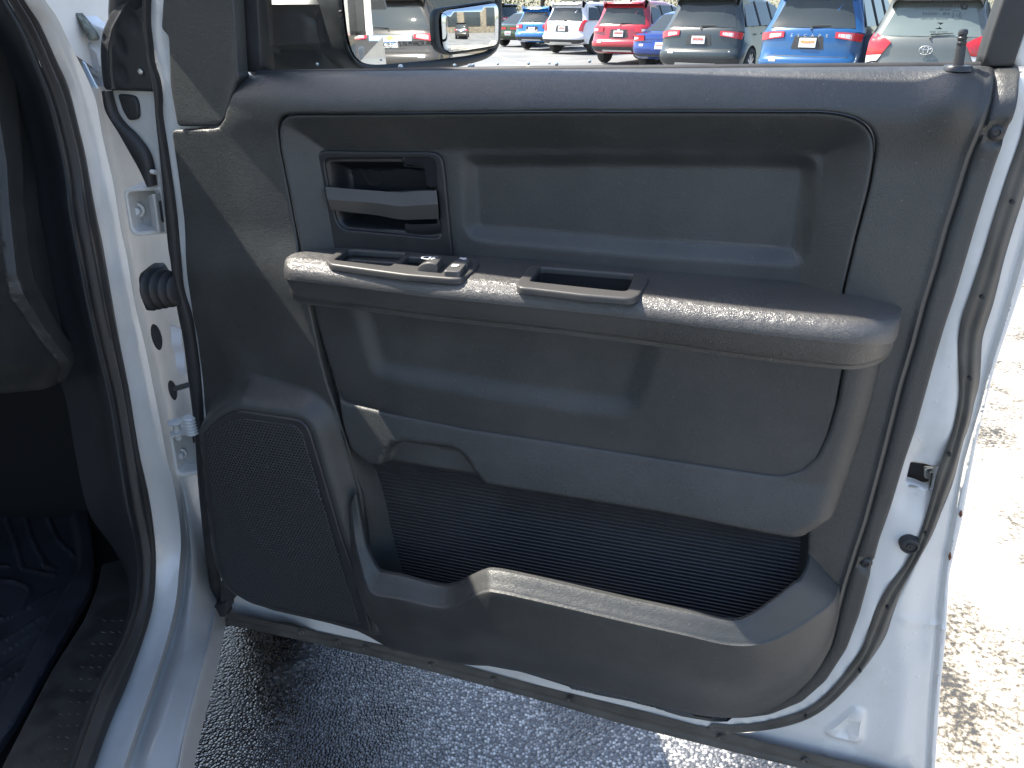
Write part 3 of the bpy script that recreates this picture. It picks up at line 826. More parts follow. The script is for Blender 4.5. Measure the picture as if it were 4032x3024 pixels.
def armrest():
    us = np.concatenate([np.linspace(-0.735, -0.70, 10), np.linspace(-0.69, 0.20, 70), np.linspace(0.205, 0.262, 16)])
    ua = uv(1098, 1010, 0.03)[0]; ub = uv(3581, 1240, 0.045)[0]
    us = ua + (us - us[0]) / (us[-1] - us[0]) * (ub - ua)
    wr = np.interp(us, [a[0] for a in RW], [a[1] for a in RW])
    wr = np.convolve(np.pad(wr, 8, mode='edge'), np.ones(17) / 17, mode='valid')
    zt = np.array([ztop(u) for u in us])
    zb = np.interp(us, [uv(1268, 1198, .05)[0], uv(2014, 1280, .06)[0], uv(3063, 1412, .07)[0]], [uv(1268, 1198, .05)[1], uv(2014, 1280, .06)[1], uv(3063, 1412, .07)[1]])
    rows = []
    for u, w, t, b in zip(us, wr, zt, zb):
        e0 = max(0, 1 - (u - ua) / 0.030); e1 = max(0, 1 - (ub - u) / 0.065)
        k = math.sqrt(max(0, 1 - e0 ** 2.4)) * math.sqrt(max(0, 1 - e1 ** 2.2))
        wf = 0.004 + (w - 0.004) * max(k, 0.02)
        zc = t - 0.010 * e1 ** 2 - 0.006 * e0 ** 2
        bb = b + (t - b) * 0.30 * (1 - k)
        pts = [(-0.05, zc + 0.0006), (-0.03, zc)]
        # top runs out slightly downhill, then round nose, face, tucked-under lip
        r = 0.020
        pts += [(wf * f, zc - 0.002 * f) for f in (0.1, 0.3, 0.5, 0.68)]
        for g in range(0, 100, 11):
            a = R(g); pts.append((wf - min(r, wf * .3) * (1 - math.sin(a)), zc - 0.002 - r * (1 - math.cos(a))))
        pts += [(wf - 0.001, zc - 0.024), (wf - 0.004, (zc + bb) / 2 - 0.002), (wf - 0.009, bb + 0.006), (wf * .88 - 0.004, bb + 0.001), (wf * 0.7, bb - 0.002), (wf * 0.68, bb - 0.009), (wf * .5, bb - 0.012), (-0.03, bb - 0.012)]
        rows.append([D3(u, z, ww) for ww, z in pts])
    V, F = grid_geo(rows)
    m = len(rows[0])
    F.append(tuple(range(m))); F.append(tuple(range((len(rows) - 1) * m, len(rows) * m))[::-1])
    return obj("armrest", V, F, m_arm, sharp=55)
arm = armrest()
def on_top(px, py, dz=0.0):
    """point of the photo dropped onto the armrest top"""
    z = ZT
    for _ in range(6):
        P = onZ(px, py, z + dz)
        u = (P - D0).dot(DU); w = wof(P)
        z = ztop(u) - 0.002 * w / 0.09
    return (P - D0).dot(DU), w, z
def FT(off=0.0):
    """frame for things lying on the armrest top: (u, w) outline, height above the top"""
    def f(u, nw, h):
        w = -nw
        return D3(u, ztop(u) - 0.002 * w / 0.09 + h + off, w)
    return f
def tpoly(px, dz=0.0, h=0.003, it=2):
    q = [on_top(x, y, dz) for x, y in px]
    return smooth_closed(resample_closed([(a, -b) for a, b, _ in q], h), it)
def cut(target, poly, depth=0.05):
    ft = FT()
    P = resample_closed(poly, 0.012); n = len(P)
    V = [ft(a, b, 0.02) for a, b in P] + [ft(a, b, -depth) for a, b in P]
    A = 0.5 * np.sum(P[:, 0] * np.roll(P[:, 1], -1) - np.roll(P[:, 0], -1) * P[:, 1])
    F = [tuple(range(n)) , tuple(range(n, 2 * n))[::-1]] + [(i, i + n, (i + 1) % n + n, (i + 1) % n) for i in range(n)]
    c = obj("cutter", V, F, m_dark, smooth=False)  # dark cut walls stand for the shade of a deeper well
    bm = bmesh.new(); bm.from_mesh(c.data); bmesh.ops.recalc_face_normals(bm, faces=bm.faces[:]); bm.to_mesh(c.data); bm.free()
    md = target.modifiers.new("b", 'BOOLEAN'); md.operation = 'DIFFERENCE'; md.object = c; md.solver = 'EXACT'; md.material_mode = 'TRANSFER'
    bpy.context.view_layer.update()
    dg = bpy.context.evaluated_depsgraph_get()
    me = bpy.data.meshes.new_from_object(target.evaluated_get(dg))
    target.modifiers.clear(); target.data = me
    bpy.data.objects.remove(c)
bm = bmesh.new(); bm.from_mesh(arm.data); bmesh.ops.recalc_face_normals(bm, faces=bm.faces[:]); bm.to_mesh(arm.data); bm.free()
sw_hole = tpoly([(1316, 1018), (1372, 979), (1598, 993), (1537, 1043)], 0.004)
pl_hole = tpoly([(2087, 1102), (2128, 1047), (2300, 1060), (2494, 1076), (2495, 1085), (2470, 1138), (2455, 1141), (2300, 1125)], 0.004)
ws_hole = tpoly([(1578, 1034), (1608, 1007), (1740, 1016), (1700, 1046)], 0.004, it=1)
for h in (shrink(sw_hole, -0.001), shrink(pl_hole, -0.001), shrink(ws_hole, -0.0005)):
    cut(arm, h, 0.024)
arm = T(arm)
swb = tpoly([(1281, 1021), (1286, 1010), (1330, 985), (1352, 971), (1380, 970), (1600, 985), (1860, 1012), (1882, 1020), (1886, 1034), (1866, 1062), (1838, 1082), (1816, 1092), (1780, 1092), (1600, 1077), (1400, 1050), (1300, 1036)], 0.004)
sbz = T(sheet("switch_bezel", swb, const(0.003), m_bezel, step=0.012, thick=0.005, edge_r=0.0028, holes=[sw_hole, ws_hole], frame=FT()), arm)
plb = tpoly([(2031, 1115), (2038, 1100), (2062, 1072), (2078, 1048), (2092, 1041), (2160, 1044), (2330, 1057), (2520, 1072), (2552, 1080), (2557, 1092), (2545, 1118), (2520, 1155), (2498, 1168), (2470, 1170), (2300, 1156), (2100, 1132), (2045, 1127)], 0.004)
pbz = T(sheet("pull_cup_bezel", plb, const(0.003), m_bezel, step=0.012, thick=0.005, edge_r=0.0028, holes=[pl_hole], frame=FT()), arm)
# window rocker and lock buttons
def top_box(name, px, h0, h1, mat, parent, tilt=None, er=0.0015):
    poly = tpoly(px, h1, 0.002, 1)
    f = const(h1) if tilt is None else tilt
    return T(sheet(name, poly, f, mat, step=0.004, thick=h1 - h0, edge_r=er, frame=FT()), parent)
wk = tpoly([(1640, 1039), (1664, 1008), (1744, 1016), (1720, 1046)], 0.012, 0.002, 1)
uk0, uk1 = wk[:, 0].min(), wk[:, 0].max()
win_sw = T(sheet("window_switch", wk, lambda P: 0.004 + 0.011 * np.sin(np.clip((P[:, 0] - uk0) / (uk1 - uk0), 0, 1) * 2.2) , m_switch, step=0.003, thick=0.012, edge_r=0.0015, frame=FT()), sbz)
lk = top_box("lock_button", [(1746, 1066), (1780, 1032), (1836, 1037), (1812, 1068), (1800, 1069)], 0, 0.010, m_switch, sbz)
ul = top_box("lock_button", [(1784, 1028), (1808, 1014), (1846, 1017), (1852, 1024), (1838, 1035)], 0, 0.010, m_switch, sbz)
def on_armtop(name, body, size, px, py, h, rot=0.0, parent=None, sx=1.0):
    u, w, z = on_top(px, py, h); P = FT()(u, -w, h + 0.0006)
    X = (DU * math.cos(rot) - DN * math.sin(rot)); Y = (DN * -math.cos(rot) - DU * math.sin(rot))
    return T(text(name, body, size, P, X, Y, m_print, sx=sx), parent)
# little pictograms: a window with up arrow, and two padlocks
def picto(parent, px, py, h, shapes):
    u, w, z = on_top(px, py, h); ft = FT(); G = []
    for s in shapes:
        if s[0] == 'r':
            _, x0, y0, x1, y1 = s
            G.append(([ft(u + a, -(w - b), h + 0.0008) for a, b in ((x0, y0), (x1, y0), (x1, y1), (x0, y1))], [(0, 1, 2, 3)]))
        else:
            _, cx, cy, r0, r1, a0, a1 = s; V = []; F = []; n = 10
            for k in range(n + 1):
                a = a0 + (a1 - a0) * k / n
                for r in (r0, r1): V.append(ft(u + cx + r * math.cos(a), -(w - cy - r * math.sin(a)), h + 0.0008))
            for k in range(n): F.append((2 * k, 2 * k + 1, 2 * k + 3, 2 * k + 2))
            G.append((V, F))
    V, F = join_geo(G)
    T(obj("printed_symbol", V, F, m_print, smooth=False), parent)
picto(win_sw, 1688, 1017, 0.015, [('a', -0.004, 0, 0.0035, 0.0058, 1.6, 4.7), ('r', -0.004, -0.0062, 0.001, -0.004), ('r', -0.004, 0.004, 0.001, 0.006), ('r', 0.0005, -0.006, 0.0025, 0.006),
                             ('r', 0.004, -0.005, 0.007, -0.0035), ('r', 0.004, -0.002, 0.009, -0.0005), ('r', 0.004, 0.001, 0.008, 0.0025), ('r', 0.004, 0.004, 0.010, 0.0052)])
picto(lk, 1791, 1048, 0.010, [('r', -0.0042, -0.001, 0.0042, 0.005), ('a', 0, -0.001, 0.002, 0.0038, 3.14, 6.28)])
picto(ul, 1821, 1021, 0.010, [('r', -0.0042, -0.001, 0.0042, 0.004), ('a', 0.004, -0.001, 0.002, 0.0036, 3.14, 5.6)])

# ---------- lower insert (soft bolster) and valence
bol_px = [(1200, 1170), (1262, 1380), (1300, 1500), (1322, 1583), (1350, 1594), (1395, 1604), (1510, 1626), (1830, 1688), (2259, 1753), (2689, 1821), (3032, 1873), (3084, 1877), (3153, 1856), (3214, 1802), (3256, 1712), (3290, 1593), (3317, 1442), (3325, 1400), (3300, 1370), (2700, 1290), (2000, 1210), (1300, 1130)]
bol_poly = uvpoly(bol_px, 0.014, 0.005, 1)
bf = uvpoly([(1372, 1180), (1400, 1260), (1440, 1400), (1462, 1465), (1505, 1485), (1878, 1551), (2217, 1605), (2440, 1634), (2510, 1612), (2550, 1520), (2600, 1368), (2620, 1250), (1400, 1130)], 0.015, 0.006, 3)
lowl = np.array([uv(1200, 1170, .01), uv(1262, 1400, .01), uv(1330, 1617, .01), uv(1428, 1954, .01)])
def left_fall(P, amt, wd):
    L = P[:, 0] - np.interp(P[:, 1], lowl[::-1, 1], lowl[::-1, 0])
    return -amt * (1 - np.clip(L / wd, 0, 1)) ** 1.5
def w_bol(P):
    s = sdist(P, bf)
    return 0.020 + left_fall(P, 0.017, 0.12) - 0.010 * sstep(s, -0.004, 0.026)
T(sheet("soft_door_bolster", bol_poly, w_bol, m_soft, step=0.0048, thick=0.02, edge_r=0.003, sharp=50))
val_px = [(1310, 1560), (1320, 1590), (1348, 1602), (1395, 1612), (1510, 1634), (1830, 1697), (2259, 1762), (2689, 1830), (3032, 1882), (3084, 1886), (3160, 1865), (3222, 1808), (3265, 1714), (3300, 1593), (3327, 1442), (3332, 1400), (3400, 1405), (3496, 1424), (3475, 1500), (3449, 1623), (3411, 1750), (3356, 1913), (3310, 2024), (3255, 2088), (3200, 2108),
          (3187, 2114), (3032, 2090), (2603, 2006), (2173, 1935), (1933, 1897), (1830, 1878), (1660, 1850), (1503, 1824), (1460, 1820), (1384, 1773), (1351, 1704), (1325, 1630)]
val_poly = uvpoly(val_px, 0.028, 0.005, 1)
notch = uvpoly([(1470, 1960), (1500, 1830), (1520, 1770), (1545, 1740), (1572, 1732), (1787, 1762), (1830, 1785), (1870, 1835), (1905, 1880), (1940, 1910), (1930, 1960)], 0.028, 0.004, 2)
seam = uvline([(1310, 1580), (1395, 1608), (1510, 1630), (1830, 1692), (2259, 1757), (2689, 1825), (3032, 1878)], 0.02)
def w_val(P):
    sv = np.interp(P[:, 0], seam[:, 0], seam[:, 1]); t = np.clip((sv - P[:, 1]) / 0.10, 0, 1)
    w = 0.0235 + left_fall(P, 0.010, 0.10) + 0.016 * np.sin(t * 1.5)
    d = sdist(P, val_poly)
    # rounded rear flank
    ru = np.interp(P[:, 1], *zip(*sorted([(p[1], p[0]) for p in uvline([(3496, 1424), (3449, 1623), (3411, 1750), (3356, 1913), (3290, 2060), (3200, 2108)], 0.028)])))
    e = np.clip(1 - (ru - P[:, 0]) / 0.032, 0, 1); w = w - 0.030 * (1 - np.sqrt(np.maximum(1 - e * e, 0)))
    s = sdist(P, notch); w = w - 0.018 * sstep(s, -0.002, 0.010)
    return w
T(sheet("lower_bolster_valance", val_poly, w_val, m_trim, step=0.0048, thick=0.045, edge_r=0.0045, sharp=50))

# ---------- map pocket
back_px = [(1395, 1740), (1480, 1800), (2000, 1870), (3000, 2060), (3185, 2080), (3195, 2130), (3165, 2330), (3050, 2620), (1500, 2420), (1420, 2000)]
bp_poly = uvpoly(back_px, -0.022, 0.01, 0)
def pocket_back():
    P0, P1 = uv(1395, 1740, -0.022), uv(3195, 2330, -0.022)
    v1, v0 = uv(1700, 1760, -0.022)[1] + 0.02, uv(2900, 2620, -0.022)[1]
    rows = []; pitch = 0.0066; n = int((v1 - v0) / pitch)
    ul, ur = uv(1460, 1900, -0.022)[0], uv(3182, 2110, -0.022)[0]
    for i in range(n):
        v = v1 - i * pitch
        for dv, dw in ((0, 0), (0.0012, 0.0011), (0.0044, 0.0011), (0.0056, 0.0)):
            rows.append([D3(ul + (ur - ul) * k / 24, v - dv, -0.022 + dw) for k in range(25)])
    V, F = grid_geo(rows)
    return obj("ribbed_pocket_back", V, F, m_smooth, sharp=20)
pb = T(pocket_back())
T(loft("pocket_rear_wall", [curve_w([(3150, 2060), (3142, 2180), (3120, 2330), (3060, 2520)], -0.024), curve_w([(3192, 2060), (3192, 2180), (3172, 2330), (3120, 2480)], -0.003)], m_trim, n=20, across=4))
T(loft("pocket_front_wall", [curve_w([(1340, 1690), (1384, 1840), (1413, 1960), (1425, 2100), (1470, 2260)], 0.014), curve_w([(1384, 1760), (1420, 1860), (1440, 1970), (1455, 2100), (1500, 2280)], 0.004), curve_w([(1455, 1800), (1492, 1880), (1520, 1980), (1545, 2100), (1600, 2300)], -0.021)], m_trim, n=24, across=4, smooth_across=False, sharp=20))
Ipx = [(1400, 1944, .030), (1434, 2115, .040), (1452, 2175, .046), (1486, 2242, .056), (1520, 2258, .062), (1590, 2272, .066), (1744, 2309, .070), (1840, 2278, .084), (1898, 2253, .094), (1950, 2247, .098), (2100, 2276, .100), (2431, 2352, .098), (2700, 2410, .096), (2843, 2442, .092), (2929, 2438, .086), (3040, 2370, .070), (3118, 2309, .056), (3152, 2285, .046), (3180, 2230, .020), (3188, 2180, .000)]
Opx = [(1380, 1985, .030), (1398, 2135, .050), (1412, 2200, .060), (1440, 2300, .074), (1475, 2345, .082), (1570, 2362, .087), (1744, 2397, .090), (1840, 2360, .105), (1907, 2334, .116), (1960, 2336, .120), (2100, 2366, .121), (2431, 2444, .119), (2700, 2505, .114), (2860, 2541, .108), (2985, 2541, .098), (3100, 2500, .078), (3225, 2420, .055), (3280, 2373, .033), (3300, 2330, .010), (3305, 2300, -.003)]
Mpx = [(1362, 2050, .015), (1380, 2180, .036), (1400, 2290, .048), (1436, 2400, .064), (1490, 2440, .074), (1600, 2478, .080), (1753, 2505, .084), (1836, 2495, .095), (1900, 2480, .106), (1965, 2492, .110), (2100, 2525, .110), (2431, 2600, .106), (2700, 2660, .098), (2850, 2690, .090), (2985, 2690, .078), (3120, 2630, .058), (3230, 2530, .035), (3288, 2430, .018), (3306, 2370, .002), (3312, 2330, -.006)]
Bpx = [(1350, 2070, .006), (1366, 2145, .012), (1424, 2304, .020), (1481, 2427, .026), (1525, 2535, .034), (1600, 2566, .044), (1776, 2607, .048), (1835, 2617, .052), (1900, 2622, .056), (1966, 2624, .056), (2100, 2658, .052), (2431, 2742, .038), (2650, 2795, .026), (2800, 2822, .018), (2938, 2820, .012), (3050, 2785, .007), (3180, 2685, .002), (3262, 2560, -.002), (3300, 2430, -.008), (3312, 2370, -.010)]
def c3(L): return [onw(*p) for p in L]
def inner(L, dw, dz): return [onw(*p) + DN * -dw + Vector((0, 0, dz)) for p in L]
Opx2 = [(a[0] + (b[0] - a[0]) * .12, a[1] + (b[1] - a[1]) * .12, a[2] + (b[2] - a[2]) * .12 + 0.002) for a, b in zip(Opx, Mpx)]
Ipx2 = [(a[0] + (b[0] - a[0]) * .12, a[1] + (b[1] - a[1]) * .12, a[2] + (b[2] - a[2]) * .12) for a, b in zip(Ipx, Opx)]
def pocket():
    n = 150
    C = [catmull(c, n) for c in (inner(Ipx, 0.016, -0.09), inner(Ipx, 0.010, -0.01), inner(Ipx, 0.003, -0.0005), c3(Ipx2), c3(mid3(Ipx, Opx, .5)), c3(mid3(Ipx, Opx, .88)), c3(Opx2), c3(Mpx), c3(mid3(Mpx, Bpx, .6)), c3(Bpx), inner(Bpx, 0.05, 0.0))]
    rows = []
    for i in range(n):
        rows.append(catmull([c[i] for c in C], 44))
    V, F = grid_geo(rows)
    return obj("map_pocket", V, F, m_trim, sharp=50)
def mid3(A, B, f):
    return [tuple(a[k] + (b[k] - a[k]) * f for k in range(3)) for a, b in zip(A, B)]
T(pocket())

# ---------- speaker grille
gin = shrink(gr_poly, 0.002)
spk = T(sheet("speaker_grille_frame", gin, const(0.040), m_smooth, step=0.02, thick=0.012, edge_r=0.003))
msh = shrink(uvpoly([(950, 1648), (1140, 1668), (1170, 1680), (1192, 1710), (1240, 1860), (1330, 2165), (1417, 2462), (1279, 2425), (1076, 2380), (985, 2350), (930, 2315), (900, 2275), (875, 2220), (858, 2140), (835, 1958), (817, 1762), (815, 1712), (860, 1680), (905, 1655)], 0.040, 0.005, 1), 0.0)
cc = np.array(uv(1130, 2040, 0.04))
def w_gr(P):
    r = np.hypot(P[:, 0] - cc[0], P[:, 1] - cc[1])
    return 0.0412 + 0.004 * np.clip(1 - (r / 0.16) ** 2, 0, 1) + 0.0015 * np.exp(-((r - 0.085) / 0.006) ** 2) - 0.002 * np.exp(-(r / 0.045) ** 2)
T(sheet("speaker_mesh", msh, w_gr, m_grille, step=0.008, thick=0.004, edge_r=0.0015), spk)

# ---------- sail trim, window frame, glass, lock knob
sail_px = [(675, -330, -.02), (640, -80, -.02), (631, 0, -.02), (623, 114, -.02), (644, 142, -.015), (646, 332, -.012), (655, 400, -.01), (669, 505, -.006), (832, 503, 0), (862, 476, 0), (892, 392, 0), (914, 330, 0), (945, 300, -.01), (975, 290, -.03), (1000, 287, -.045), (985, 0, -.05), (975, -80, -.05), (960, -330, -.05)]
sail_poly = uvpoly(sail_px, 0, 0.005, 1)
rdg = uvline([(905, -340), (905, -80), (905, 0), (903, 150), (898, 300), (860, 480)], 0.01)
def w_sail(P):
    r = np.interp(P[:, 1], rdg[::-1, 1], rdg[::-1, 0]); e = P[:, 0] - r
    return -0.012 - 0.10 * np.maximum(-e, 0) - 0.028 * sstep(e, 0.001, 0.026) + 0.003 * np.exp(-(e / 0.008) ** 2) + 0.035 * sstep(P[:, 1], 1.525, 1.565) * sstep(P[:, 0], -0.75, -0.70)  # unseen top swells inboard, shaped to shade the belt
T(sheet("sail_trim", sail_poly, w_sail, m_trim, step=0.005, thick=0.02, edge_r=0.003, sharp=50))
WG = -0.05
def wbox(name, px, w, th, mat, parent=None, er=0.002):
    return T(sheet(name, uvpoly(px, w, 0.01, 0), const(w), mat, step=0.03, thick=th, edge_r=er), parent)
wbox("front_window_channel", [(940, -120), (950, 0), (960, 200), (964, 284), (1028, 284), (1022, 150), (1014, 0), (1008, -120)], -0.044, 0.03, m_rubber)
wbox("rear_window_frame", [(3867, 262), (3905, 130), (3949, 0), (3985, -110), (4120, -110), (4070, 30), (4015, 190), (3992, 262)], -0.034, 0.03, m_rubber)
wbox("rear_frame_flange", [(3985, 262), (4015, 175), (4075, 0), (4110, -110), (4300, -110), (4230, 0), (4180, 262)], -0.046, 0.03, m_white)
T(ribbon("belt_seal", curve_w([(1004, 292), (2000, 279), (3000, 270), (3990, 262)], -0.040), curve_w([(1004, 286), (2000, 272), (3000, 263), (3990, 255)], -0.048), m_rubber, bulge=0.004, n=40, across=6, dirv=DZ))
gl = uvpoly([(1005, 310), (985, -150), (3990, -150), (3950, 0), (3875, 300)], WG, 0.05, 0)
glass = T(sheet("window_glass", gl, const(WG), m_glass, step=0.1, thick=0.0))
# knob
kb = onw(3772, 262, -0.016); kt = onw(3797, 96, -0.016)
d = (kt - kb).normalized(); L = (kt - kb).length
T(lathe("lock_knob", kb - d * 0.005, d, [(r_ * 0.62, h_) for r_, h_ in [(0.0078, 0), (0.0074, L * .55), (0.0066, L * .60), (0.0066, L * .66), (0.0072, L * .67), (0.0072, L * .72), (0.0062, L * .735), (0.0062, L * .77), (0.0071, L * .785), (0.0071, L * .83), (0.006, L * .85), (0.0060, L * .885), (0.0070, L * .90), (0.0070, L * .96), (0.0058, L * 1.01), (0.003, L * 1.03), (0.0005, L * 1.035)]], m_smooth, seg=24))
T(lathe("knob_collar", kb - Vector((0, 0, 0.004)), DZ, [(0.0140, 0), (0.0136, 0.003), (0.0120, 0.0050), (0.009, 0.0053)], m_smooth, seg=28))
# printed certification marks on the glass, written to be read from outside
def glass_text(body, px, py, h_px, mat=m_blackprint, wpx=None):
    P = onw(px, py, WG - 0.001); s = (onw(px, py - h_px / 2, WG) - onw(px, py + h_px / 2, WG)).length
    V, F = text_geo(body, s * 1.35)
    x0 = min(v.x for v in V); x1 = max(v.x for v in V)
    sx = 1.0
    if wpx:
        sx = (onw(px + wpx / 2, py, WG) - onw(px - wpx / 2, py, WG)).length / (x1 - x0)
    V = [P - DU * ((v.x - (x0 + x1) / 2) * sx) + DZ * v.y for v in V]
    return T(obj("glass_print", V, F, mat, smooth=False), glass)
glass_text("MOPAR®", 3720, 7, 15, wpx=112)
glass_text("DOT 548 VITRO M505    T", 3675, 23, 9, wpx=148)
glass_text("AS2 4B", 3722, 39, 8, wpx=42)
glass_text("43R - 000263", 3687, 55, 12, wpx=108)
glass_text("TRANSP 70% MIN", 3682, 75, 8, wpx=108)
glass_text("OCP N° 0004", 3696, 126, 8, wpx=70)
glass_text("• • • 21", 3710, 140, 6, wpx=50)
def glass_shape(polys):
    G = []
    for poly in polys:
        V = [onw(x, y, WG - 0.001) for x, y in poly]; G.append((V, [tuple(range(len(V)))]))
    V, F = join_geo(G); return T(obj("glass_print", V, F, m_blackprint, smooth=False), glass)
glass_shape([[(3691, 89), (3715, 89), (3712, 93), (3706, 96), (3702, 99), (3699, 93), (3691, 92)], [(3683, 115), (3709, 115), (3709, 111), (3703, 110), (3700, 104), (3696, 110), (3684, 112)]])
def ringpts(cx, cy, r0, r1, n=24):
    q = []
    for k in range(n):
        a, b = 2 * math.pi * k / n, 2 * math.pi * (k + 1) / n
        q.append([(cx + r0 * math.cos(a), cy + r0 * math.sin(a)), (cx + r1 * math.cos(a), cy + r1 * math.sin(a)), (cx + r1 * math.cos(b), cy + r1 * math.sin(b)), (cx + r0 * math.cos(b), cy + r0 * math.sin(b))])
    return q
glass_shape(ringpts(3767, 60, 17.5, 19))
glass_text("E11", 3767, 60, 15, wpx=26)
# five-sided emblem with a cut-out star
pg = [(3797 + 18 * math.sin(2 * math.pi * k / 5), 24 - 17 * math.cos(2 * math.pi * k / 5)) for k in range(5)]
stp = []
for k in range(10):
    r = 11 if k % 2 == 0 else 4.4
    stp.append((3797 + r * math.sin(math.pi * k / 5), 25 - r * math.cos(math.pi * k / 5)))
G = []
for k in range(5):
    a, b = pg[k], pg[(k + 1) % 5]; s0, s1, s2 = stp[2 * k], stp[2 * k + 1], stp[(2 * k + 2) % 10]
    G.append([a, b, s2, s1, s0])
glass_shape(G)

m_drop = plain("water_bead", (0.55, 0.58, 0.6), 0.03, spec=1.0, metal=0.5)
for px, py, r_ in ((1577, 264, .0032), (1790, 258, .0022), (1850, 260, .0028), (1862, 257, .0022), (2081, 250, .0018), (2163, 249, .0014), (2192, 252, .0022), (1249, 253, .0020), (2322, 241, .0020), (1500, 235, .0014), (1960, 252, .0014), (2870, 205, .0012)):
    T(lathe("water_drop", onw(px, py, WG - 0.002), DN, [(r_, -0.001), (r_ * .95, 0.0006), (r_ * .6, 0.0013), (r_ * .1, 0.0017)], m_drop, seg=10), glass)

# ---------- outer mirror with two glasses
mc = onw(1660, 120, -0.20)
mn = Vector((0.635, -0.772, 0.0)).normalized()
MX = Vector((-mn.y, mn.x, 0)).normalized()          # to the right in the picture
def onM(px, py, off=0.0):
    r = ray(px, py); P0 = mc + mn * off
    return EYE + r * ((P0 - EYE).dot(mn) / r.dot(mn))
def mframe(u, v, w): return mc + MX * u + DZ * v + mn * w
def muv(px, py, off=0.0):
    q = onM(px, py, off) - mc; return (q.dot(MX), q.z)
def mpoly(px, off=0.0, h=0.006, it=2): return smooth_closed(resample_closed([muv(x, y, off) for x, y in px], h), it)
MH = [(1333, -260), (1338, 0), (1352, 130), (1368, 205), (1400, 258), (1450, 284), (1600, 286), (1760, 277), (1841, 260), (1922, 236), (1962, 208), (1980, 165), (1986, 60), (1984, -260)]
MG = [(1350, -240), (1353, 0), (1369, 136), (1385, 201), (1412, 240), (1445, 253), (1490, 255), (1705, 236), (1850, 218), (1930, 200), (1950, 178), (1958, 60), (1958, -240)]
mirror = T(sheet("mirror_housing", mpoly(MH, 0.006), const(0.006), m_outerblack, step=0.03, thick=0.09, edge_r=0.008, holes=[mpoly(MG, 0.006)], frame=mframe))
T(sheet("mirror_back", mpoly(MH, 0, 0.02), lambda P: np.full(len(P), -0.012), m_outerblack, step=0.05, thick=0.0, frame=mframe), mirror)
mg = T(sheet("mirror_glass", mpoly(MG, 0.0), const(0.0), m_mirror, step=0.05, thick=0.004, frame=mframe), mirror)
SP_ = [(1727, 55), (1740, 43), (1780, 36), (1935, 13), (1948, 18), (1953, 40), (1951, 165), (1940, 178), (1780, 203), (1755, 204), (1740, 192), (1733, 170)]
SPo = [(1708, 50), (1722, 32), (1780, 24), (1940, 2), (1962, 12), (1968, 40), (1964, 178), (1950, 192), (1780, 216), (1748, 217), (1722, 200), (1714, 175)]
T(sheet("spotter_frame", mpoly(SPo, 0.006), const(0.008), m_outerblack, step=0.02, thick=0.008, edge_r=0.003, holes=[mpoly(SP_, 0.006)], frame=mframe), mirror)
scx, scy = muv(1842, 110, 0.003)
def w_cv(P):
    return 0.0125 - ((P[:, 0] - scx) ** 2 + (P[:, 1] - scy) ** 2) / (2 * 0.42)
T(sheet("convex_spotter_glass", mpoly(SP_, 0.003, 0.004), w_cv, m_mirror, step=0.006, thick=0.001, frame=mframe, sharp=None), mirror)
# etched warning
q = onM(1590, 177, 0.001)
T(text("etched_warning", "OBJECTS IN MIRROR ARE CLOSER THAN THEY APPEAR", 0.0085, onM(1512, 177, 0.0012), MX, DZ, m_blackprint, align='LEFT', sx=0.85), mirror)
# mounting arm
armp = [(1030, -150, 0), (1030, 278, 0), (1270, 278, 0), (1356, 285, 0), (1330, 120, 0), (1335, -150, 0)]
WA = -0.14
a_poly = uvpoly([(960, -200), (975, 300), (1180, 300), (1330, 292), (1420, 290), (1372, 220), (1352, 80), (1350, -200)], WA, 0.008, 1)
blk = uvpoly([(1028, 80), (1060, 62), (1225, 66), (1245, 80), (1250, 188), (1075, 190), (1060, 170)], WA, 0.005, 2)
def w_marm(P):
    s = sdist(P, blk); v = P[:, 1]
    return WA + 0.012 * sstep(s, -0.003, 0.004) + 0.02 * np.exp(-((v - uv(1150, 25, WA)[1]) / 0.012) ** 2) - 0.02 * sstep(P[:, 0], uv(1250, 100, WA)[0], uv(1350, 100, WA)[0])
T(sheet("mirror_arm", a_poly, w_marm, m_outerblack, step=0.008, thick=0.05, edge_r=0.006), mirror)

# ---------- front edge of the door: black cover, white flange, hose and plug
WC = -0.05
cov = uvpoly([(530, -90), (468, 0), (424, 47), (408, 85), (392, 120), (385, 165), (384, 222), (391, 301), (400, 355), (606, 361), (600, 269), (575, 127), (567, -90)], WC, 0.005, 1)
rl = uvline([(545, -90), (510, 0), (450, 110), (434, 180), (436, 280), (446, 358)], WC)
dim = [(*uv(522, 88, WC), 0.0115, 0.0165), (*uv(471, 177, WC), 0.011, 0.015), (*uv(478, 291, WC), 0.012, 0.016), (*uv(404, 150, WC), .004, .006)]
def w_cov(P):
    r = np.interp(P[:, 1], rl[::-1, 1], rl[::-1, 0]); e = r - P[:, 0]
    w = WC + 0.004 * np.exp(-(e / 0.002) ** 2) - 0.2 * np.maximum(e - 0.002, 0)
    for a, b, ra, rb in dim:
        q = np.hypot((P[:, 0] - a) / ra, (P[:, 1] - b) / rb); w -= 0.0022 * (1 - sstep(q, 0.4, 1.05))
    return w
cover = T(sheet("door_front_cover", cov, w_cov, m_outerblack, step=0.0035, thick=0.03, edge_r=0.003, feat=[(rl, (-0.003, -0.001, 0.001, 0.003, 0.005))]))
T(lathe("cover_screw", onw(555, 283, WC + 0.001), DN, [(0.0042, 0), (0.004, 0.002), (0.0022, 0.003), (0.0018, 0.002), (0.001, 0.002)], m_zinc, seg=14), cover)
fw = uvpoly([(430, 345), (610, 352), (616, 500), (628, 700), (632, 770), (605, 770), (592, 700), (560, 640), (500, 560), (432, 470)], -0.060, 0.006, 1)
